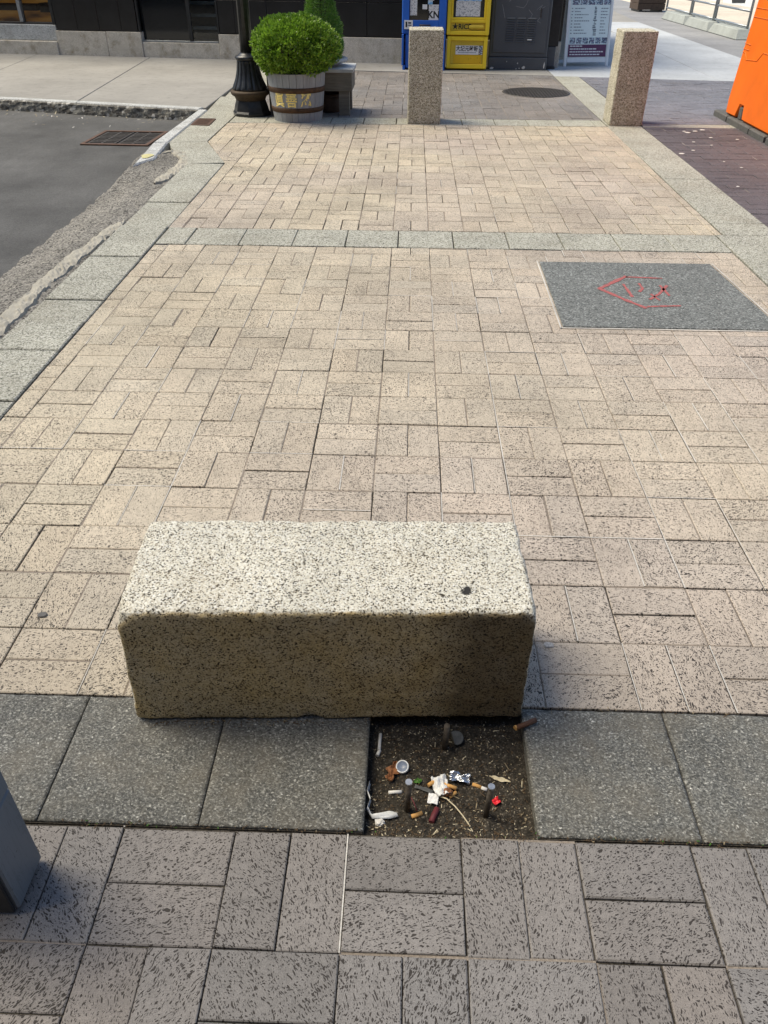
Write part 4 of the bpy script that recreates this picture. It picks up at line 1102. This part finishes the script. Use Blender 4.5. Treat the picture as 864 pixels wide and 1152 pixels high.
# ------------------------------------------------------------------ utility cabinet
ub = empty('utility_cabinet', (1.645, 13.95, 0), R(-4), 'slate grey scratched utility cabinet between yellow box and sandwich board', 'utility cabinet')
mb = MB(); mb.box((-.455, 0, 0), (.455, .52, .172), 'cab', .01); mb.build('plinth', ub)
mb = MB(); mb.box((-.45, .012, .1735), (.45, .52, 1.32), 'cab', .012); mb.build('body', ub)
mb = MB(); mb.box((-.405, -.006, .235), (.402, .0115, 1.26), 'cab', .006); door = mb.build('door', ub)
mb = MB()
for c_ in range(3):
    for r_ in range(11):
        z = .375 + r_ * .030; x = -.215 + c_ * .158
        b = bmesh.new(); pts = [(-.0065, z), (-.0195, z + .004), (-.0195, z + .009), (-.0065, z + .021)]
        A = [b.verts.new((x, y, zz)) for y, zz in pts]; B = [b.verts.new((x + .125, y, zz)) for y, zz in pts]
        b.faces.new(A); b.faces.new(B[::-1])
        for i in range(4): b.faces.new((A[(i + 1) % 4], A[i], B[i], B[(i + 1) % 4]))
        bmesh.ops.recalc_face_normals(b, faces=b.faces[:]); mb.add(b, 'cab')
mb.build('louvre', door)
mb = MB(); mb.box((.12, -.0215, .405), (.185, -.0197, .418), 'white'); mb.build('sticker', door)
def scr(P, w=.004):
    mb = MB()
    P = [Vector((x, 0, z)) for x, z in P]
    for a, c in zip(P, P[1:]):
        d = (c - a).normalized(); n_ = Vector((-d.z, 0, d.x)) * w
        mb.poly([(p.x, -.0075, p.z) for p in (a - n_, c - n_, c + n_, a + n_)], 'scratch')
    mb.build('scratch', door)
scr([(-.30, .86), (-.25, .69)]); scr([(-.2, .9), (-.12, .99), (-.1, 1.05)]); scr([(.1, 1.0), (.06, .87), (.02, .82), (-.1, .84)], .003); scr([(.1, .8), (.16, .74), (.14, .69)], .003)
scr([(.22, .8), (.30, .86), (.26, .8), (.34, .84)], .0025); scr([(.3, .74), (.25, .66)], .0025); scr([(0, 1.1), (.1, 1.03), (.2, 1.1)], .003); scr([(.24, .66), (.3, .63)], .002)
mb = MB(); mb.box((.28, -.014, .7), (.3, -.0065, .82), 'iron', .002); mb.build('handle', door)
for x, z, w, h in ((.08, .02, .05, .04), (.0, .085, .014, .02), (-.42, .01, .06, .03), (-.02, .012, .02, .012), (.03, .02, .016, .014), (.41, .03, .02, .09), (-.17, .11, .01, .012)):
    mb = MB(); mb.prism([(x, z), (x + w * .7, z - .004), (x + w, z + h * .6), (x + w * .5, z + h), (x - w * .1, z + h * .4)], .0005, .002, 'gum')
    o = mb.build('chipped_paint', ub); o.rotation_euler.x = R(90)
# black slim bin beside it
sb = empty('narrow_black_case', (2.19, 14.1, 0), R(-4), 'narrow black metal case squeezed between cabinet and sandwich board', 'case')
mb = MB(); mb.box((-.075, 0, .31), (.085, .3, 1.3), 'black', .006); mb.build('body', sb)
mb = MB(); mb.box((-.07, .006, .03), (.055, .29, .308), 'cab', .006); mb.build('pedestal', sb)
mb = MB(); mb.box((-.08, -.02, 0), (.07, .3, .029), 'iron', .003); mb.build('foot', sb)

# ------------------------------------------------------------------ sandwich board
ab = empty('sandwich_board', (2.83, 14.52, 0), R(9), 'white sandwich board with a pale printed menu poster and purple footer', 'sandwich board')
def leaf_board(sign, name, poster):
    e = bpy.data.objects.new(name, None); link(e, ab); e.rotation_euler = (R(-9) * sign, 0, 0 if sign > 0 else math.pi); e.empty_display_size = .1
    e.rotation_euler = (R(-9), 0, 0) if sign > 0 else (R(-9), 0, math.pi); e.location = (0, -.02 if sign > 0 else .44, 0)
    return e
def board_mesh(mb):
    mb.box((-.375, 0, 0), (-.33, .03, 1.2), 'white', .006); mb.box((.33, 0, 0), (.375, .03, 1.2), 'white', .006)
    mb.box((-.328, 0, .055), (.328, .03, .125), 'white', .006); mb.box((-.328, 0, 1.14), (.328, .03, 1.2), 'white', .006)
    mb.box((-.328, .012, .127), (.328, .026, 1.138), 'white')
tilt = Matrix.Translation((0, -.0, 0)) @ Matrix.Rotation(R(-10), 4, 'X')
mb = MB(); board_mesh(mb); fr = mb.build('front_board', ab); fr.matrix_local = tilt
mb = MB(); board_mesh(mb); bk = mb.build('rear_board', ab); bk.matrix_local = Matrix.Translation((0, .46, 0)) @ Matrix.Rotation(math.pi, 4, 'Z') @ Matrix.Rotation(R(-10), 4, 'X')
mb = MB(); mb.box((-.322, .006, .13), (.322, .0115, 1.135), 'poster')
mb.build('poster', fr)
mb = MB(); mb.box((-.318, .0035, .134), (.318, .0055, .305), 'purple'); mb.build('poster_footer', fr)
for z0, z1 in ((.318, .40), (.845, .925)):
    for k in range(5 if z0 > .5 else 6):
        w = .115 if z0 > .5 else .09; x = -.30 + k * (.128 if z0 > .5 else .106)
        mb = MB(); mb.box((x, .0035, z0), (x + w, .0055, z1), 'print'); mb.build('poster_photo', fr)
for r_ in range(9):
    z = .455 + r_ * .042
    for x0, x1 in ((-.305, -.285), (-.25, -.25 + rnd(.08, .25)), (.075, .075 + rnd(.02, .05)), (.18, .18 + rnd(.06, .12))):
        x = x0; mb = MB()
        while x < x1:
            L = min(rnd(.012, .04), x1 - x + .005); mb.box((x, .0035, z), (x + L, .0055, z + .011), 'greyink'); x += L + .008
        mb.build('poster_text', fr)
mb = MB()
for k in range(16): mb.box((.055 + rnd(0, .03), .0030, .43 + k * .025), (.095 + rnd(0, .03), .0056, .43 + k * .025 + .014), 'greyink')
mb.build('poster_text', fr)
for z, x1 in ((.275, -.1), (.235, .1), (.196, .27), (.158, .2)):
    x = -.29; mb = MB()
    while x < x1:
        L = rnd(.02, .06); mb.box((x, .001, z), (x + L, .003, z + .016), 'paper'); x += L + .008
    mb.build('footer_text', fr)
mb = MB(); mb.tube([(-.34, .22, 1.19), (.34, .22, 1.19)], .012, 'iron', 8); mb.build('hinge', ab)

# ------------------------------------------------------------------ orange barrier
ob = empty('plastic_barrier', (3.70, 9.0, 0), 0, 'tall bright orange plastic barrier on grey rubber feet', 'barrier')
b = bmesh.new()
# side outline in (y,z) with the fork notch at the foot; slight batter towards the top
def side(x0, out): 
    return [(-2.1, .065), (.24, .065), (.29, .19), (.40, .19), (.45, .065), (.75, .06), (.785, .2), (.785, 1.30), (-2.1, 1.30)]
pts = side(0, 0)
def bx(z, s): return s * (.17 - .085 * (z - .06) / 1.24)
Lf = [b.verts.new((bx(z, -1), y, z)) for y, z in pts]; Rt = [b.verts.new((bx(z, 1), y, z)) for y, z in pts]
b.faces.new(Lf); b.faces.new(Rt[::-1])
for i in range(len(pts)):
    k = (i + 1) % len(pts); b.faces.new((Lf[k], Lf[i], Rt[i], Rt[k]))
bmesh.ops.recalc_face_normals(b, faces=b.faces[:])
bmesh.ops.bevel(b, geom=b.edges[:], offset=.02, segments=3, affect='EDGES')
for f in b.faces: f.smooth = True
mb = MB(); mb.add(b, 'orange'); bod = mb.build('body', ob)
mod = bod.modifiers.new('w', 'WEIGHTED_NORMAL'); mod.keep_sharp = False
mb = MB()
def rib(P):
    mb.tube([(bx(z, -1) - .001, y, z) for y, z in P], .005, 'orange', 6)
rib([(.765, .66), (.68, .655), (.6, .6), (.30, .62), (.2, .7), (-.6, .7), (-2, .7)]); rib([(.75, .98), (-2.05, .98)]); rib([(.75, 1.06), (-2.05, 1.06)]); rib([(.77, .74), (.6, .735)]); rib([(.77, .69), (.6, .685)])
mb.build('seam_rib', ob)
for y0, y1 in ((.60, 1.02), (-.10, .57), (-.545, -.12), (-1.6, -.6)):
    mb = MB(); mb.prism([(-.20, y0), (.2, y0), (.2, y1), (-.20, y1)], 0, .062, 'rubber', .012); mb.build('rubber_foot', ob)
mb = MB(); mb.box((-.155, .295, .0625), (.155, .395, .182), 'rubber', .01); mb.build('stacking_block', ob)

# ------------------------------------------------------------------ fence on ballast blocks
def fence_panel(y0, y1, label, banner=None):
    e = empty('fence_panel', (7.1, y0, 0), 0, label, 'fence panel', 'metal fence panels on ballast blocks'); L = y1 - y0
    for y in (0, L):
        mb = MB(); mb.tube([(0, y, .16), (0, y, 1.95)], .026, 'galv', 10); mb.build('post', e)
    for z in (.225, .5, 1.9):
        mb = MB(); mb.tube([(0, .027, z), (0, L - .027, z)], .022, 'galv', 8); mb.build('rail', e)
    if banner:
        mb = MB(); mb.box((.03, banner[0], .56), (.036, banner[1], 1.6), 'white'); bb = mb.build('banner', e)
        mb = MB(); c_ = (banner[0] + banner[1]) / 2; mb.prism([(c_ - .5, .62), (c_ + .3, .58), (c_ + .45, .75), (c_ + .2, 1.2), (c_ - .3, 1.3), (c_ - .55, .9)], .0, .003, 'ink')
        o = mb.build('banner_print', bb); o.matrix_local = Matrix.Translation((.029, 0, 0)) @ Matrix(((0, 0, -1, 0), (1, 0, 0, 0), (0, 1, 0, 0), (0, 0, 0, 1)))
fence_panel(23.72, 26.0, 'grey metal fence panel farthest along the far walkway')
fence_panel(21.82, 23.6, 'grey metal fence panel with white banner beside the farthest one', (.1, 1.6))
fence_panel(19.5, 21.7, 'grey metal fence panel with white banner just left of the orange barrier', (.15, 2.0))
def ballast(y0, y1, label):
    mb = MB(); b = bmesh.new(); z1 = .185
    lo = [(-.26, y0), (.26, y0), (.26, y1), (-.26, y1)]; hi = [(-.2, y0 + .16), (.2, y0 + .16), (.2, y1 - .16), (-.2, y1 - .16)]
    A = [b.verts.new((x, y, 0)) for x, y in lo]; B = [b.verts.new((x, y, z1)) for x, y in hi]
    b.faces.new(B); b.faces.new(A[::-1])
    for i in range(4): b.faces.new((A[i], A[(i + 1) % 4], B[(i + 1) % 4], B[i]))
    bmesh.ops.bevel(b, geom=b.edges[:], offset=.015, segments=1, affect='EDGES')
    mb.add(b, 'footconc'); tag(mb.build('ballast_block', None, (7.09, 0, 0)), label, 'ballast block', 'concrete ballast blocks under the fence')
ballast(23.3, 25.4, 'concrete ballast block at the far end of the fence near the brown box')
ballast(21.35, 23.2, 'second concrete ballast block from the far end of the fence')
ballast(19.3, 21.25, 'third concrete ballast block from the far end of the fence')
ballast(16.9, 18.6, 'concrete ballast block partly hidden by the orange barrier')
bxp = empty('timber_box', (7.2, 28.6, 0), R(4), 'dark brown timber box beyond the far end of the fence', 'timber box')
mb = MB()
for k in range(5): mb.box((-.42, -.42, .05 + k * .17), (.42, .42, .05 + k * .17 + .163), 'brown', .006)
mb.build('boards', bxp)
for x in (-.36, .26):
    mb = MB(); mb.box((x, -.41, 0), (x + .1, .41, .049), 'black'); mb.build('skid', bxp)
mb = MB(); mb.box((-.44, -.44, .905), (.44, .44, .94), 'brown', .006); mb.build('rim', bxp)

# ------------------------------------------------------------------ building
bd = empty('office_building', (F0.x, F0.y, 0), math.atan2(fu.y, fu.x), 'black stone clad building on a stained beige stone plinth', 'building')
H = 3.3; E1 = 8.62   # local x along the wall, local y into the building
D0, D1 = 1.59, 2.965
mb = MB()
def pl(x0, x1, z1, y0=0): mb.box((x0, y0, -.1), (x1, .5, z1), 'plinth', .006)
pl(.03, .95, .362); pl(.954, D0 - .004, .366); pl(D0, D1, .222, .012); pl(D1 + .004, 3.45, .36); pl(3.454, 5.0, .358); pl(5.004, 6.9, .36); pl(6.904, E1, .36)
mb.build('plinth', bd)
mb = MB()
joints = [.06, .45, .85, 1.25, D0 - .05]
for a, c in zip(joints, joints[1:]):
    for z0, z1 in ((.372, .835), (.84, 1.9), (1.905, 3.1)): mb.box((a + .003, .012, z0), (c - .003, .1, z1), 'blackstone', .002)
xs = [D1 + .03, 3.27, 3.83, 4.65, 5.5, 6.3, 7.1, 7.9, E1]
for a, c in zip(xs, xs[1:]):
    for z0, z1 in ((.372, .835), (.84, 1.9), (1.905, 3.1)): mb.box((a + .003, .012, z0), (c - .003, .1, z1), 'blackstone', .002)
mb.box((D0 - .04, .012, 2.4), (D1 + .02, .1, 3.1), 'blackstone', .002)
mb.build('stone_cladding', bd)
mb = MB(); mb.box((.03, .11, -.2), (D0 - .045, 6, H), 'black'); mb.box((D1 + .025, .11, -.2), (E1, 6, H), 'black'); mb.box((D0 - .044, .11, 2.4), (D1 + .024, 6, H), 'black'); mb.box((-9, .3, 3.1), (.029, 6, H), 'black'); mb.build('wall', bd)
mb = MB(); mb.box((-9.05, -.06, H + .002), (E1 + .05, 6.05, H + .12), 'plinth', .01); mb.build('coping', bd)
dr = None
mb = MB(); mb.box((D0 - .03, .045, .225), (D1 + .015, .075, .25), 'galv', .002); mb.box((D0 - .038, .02, .226), (D0 - .005, .075, 2.39), 'black'); mb.box((D1 - .012, .02, .226), (D1 + .02, .075, 2.39), 'black')
xm = D0 + .875
mb.box((xm - .03, .04, .251), (xm + .03, .1, 2.39), 'black', .003); mb.build('door_frame', bd)
mb = MB(); mb.box((D0, .12, .252), (xm - .031, .14, 2.38), 'glassdark'); dr = mb.build('door', bd)
mb = MB(); mb.tube([(D0 + .78, .06, .9), (D0 + .78, .06, 1.5)], .014, 'galv', 8); mb.build('handle', dr)
mb = MB(); mb.box((xm + .032, .07, .252), (D1 - .013, .078, 2.38), 'glass'); mb.build('sidelight', bd)
mb = MB()
for k in range(7):
    mb.box((D0 - .03, .62 + k * .26, .2), (D1 + .01, .88 + k * .26, .42 + k * .17), 'brown', .004); mb.box((D0 - .03, .60 + k * .26, .375 + k * .17), (D1 + .01, .64 + k * .26, .424 + k * .17), 'urn', .003)
mb.build('stair', bd)
mb = MB(); mb.box((D0 - .04, 3.2, -.1), (D1 + .02, 3.3, 2.5), 'black'); mb.build('inner_wall', bd)
mb = MB(); mb.box((D0 - .03, .16, .1), (D1 + .01, .59, .24), 'bench'); mb.build('landing', bd)
# storefront bay left of the black stone
mb = MB()
for a, c in ((-9, -6.4), (-6.396, -3.8), (-3.796, -1.6), (-1.596, .026)):
    mb.box((a, -.02, -.1), (c, .5, .205), 'plinth', .012)
mb.build('step', bd)
mb = MB()
for a, c in ((-9, -5.2), (-5.196, -2.3), (-2.296, .026)): mb.box((a, .05, .207), (c, .5, .44), 'kerbwhite', .008)
mb.build('sill', bd)
wn = MB()
wn.box((-9, .12, .442), (-.0, .2, .475), 'iron', .003); wn.box((-9, .12, 2.7), (0, .2, 2.78), 'iron', .003)
for x in (-8.9, -7.2, -5.5, -3.9, -2.25, -.62): wn.box((x - .03, .10, .476), (x + .03, .2, 2.699), 'galv', .003)
wn.box((-.03, .06, .442), (.028, .2, 3.09), 'black', .003)
win = wn.build('shop_window', bd)
mb = MB(); mb.box((-8.99, .155, .476), (-.031, .163, 2.699), 'glass'); mb.build('pane', win)
mb = MB(); mb.box((-9, 1.2, .3), (0, 1.25, 3), 'interior'); mb.box((-9, .52, .3), (0, 1.19, .34), 'intdark'); mb.build('shop_interior', bd)
mb = MB()
for x0, x1, z0, z1, y in ((-2.2, -.65, .60, .70, .7), (-2.2, -.65, .82, .86, .75), (-.58, -.04, .58, .72, .7), (-.58, -.04, .9, 1.0, .8), (-5, -2.3, .6, .7, .8)):
    mb.box((x0, y, z0), (x1, y + .25, z1), 'intdark', .004)
mb.build('display_shelf', bd)

# unseen blocker added behind the camera: cuts southern sky, tall wing dims the foreground
ob2 = empty('added_light_blocker', (0, -3, 0), 0, 'plain brown building added out of view to block sky and sun', 'building')
mb = MB(); mb.box((-34, -10, -.3), (30, 0, 6.2), 'brown'); mb.box((-34, .001, -.3), (-15, 5.6, 42), 'brown'); mb.build('wall', ob2)
for f_ in range(1):
    for k in range(-5, 6):
        x = k * 2.6
        w_ = MB(); frame_box(w_, x - .75, x + .75, 1.2 + f_ * 3.6, 3.4 + f_ * 3.6, .004, .08, .1, 'plinth'); wo = w_.build('window', ob2)
        w_ = MB(); w_.box((x - .64, .005, 1.31 + f_ * 3.6), (x + .64, .03, 3.29 + f_ * 3.6), 'glassdark'); w_.build('pane', wo)

# ------------------------------------------------------------------ camera, light, world
cam = bpy.data.cameras.new('camera'); co = bpy.data.objects.new('camera', cam); COL.objects.link(co)
rt = Vector((0.99946259, 0.0324083, 0.0049231)); up = Vector((-0.02315216, 0.59158078, 0.80591325)); fw = Vector((-0.02320586, 0.80559412, -0.59201318))
mw = Matrix((rt, up, -fw)).transposed().to_4x4(); mw.translation = (0, 0, 1.55); co.matrix_world = mw
cam.sensor_fit = 'HORIZONTAL'; cam.sensor_width = 36; cam.lens = 36 * 865 / 864; cam.clip_end = 600; cam.clip_start = .02
S.camera = co
AZ, EL = R(-78), R(58)      # sun azimuth measured from +Y towards +X
d = Vector((math.sin(AZ) * math.cos(EL), math.cos(AZ) * math.cos(EL), math.sin(EL)))
sun = bpy.data.lights.new('sun', 'SUN'); sun.energy = 4.3; sun.angle = R(38); sun.color = (1, .9, .70)
so = bpy.data.objects.new('sun', sun); COL.objects.link(so); so.rotation_euler = (-d).to_track_quat('-Z', 'Y').to_euler(); so.location = d * 30
W = bpy.data.worlds.new('World'); S.world = W; W.use_nodes = True; nt = W.node_tree
sky = nt.nodes.new('ShaderNodeTexSky'); sky.sky_type = 'NISHITA'; sky.sun_disc = False; sky.sun_elevation = EL; sky.sun_rotation = AZ
nt.links.new(sky.outputs[0], nt.nodes['Background'].inputs[0]); nt.nodes['Background'].inputs[1].default_value = .15
S.view_settings.view_transform = 'Standard'; S.view_settings.look = 'None'; S.view_settings.gamma = 1; S.view_settings.exposure = .3
S.view_settings.use_curve_mapping = False
S.cycles.max_bounces = 6; S.cycles.transparent_max_bounces = 8
S.cycles.use_denoising = True
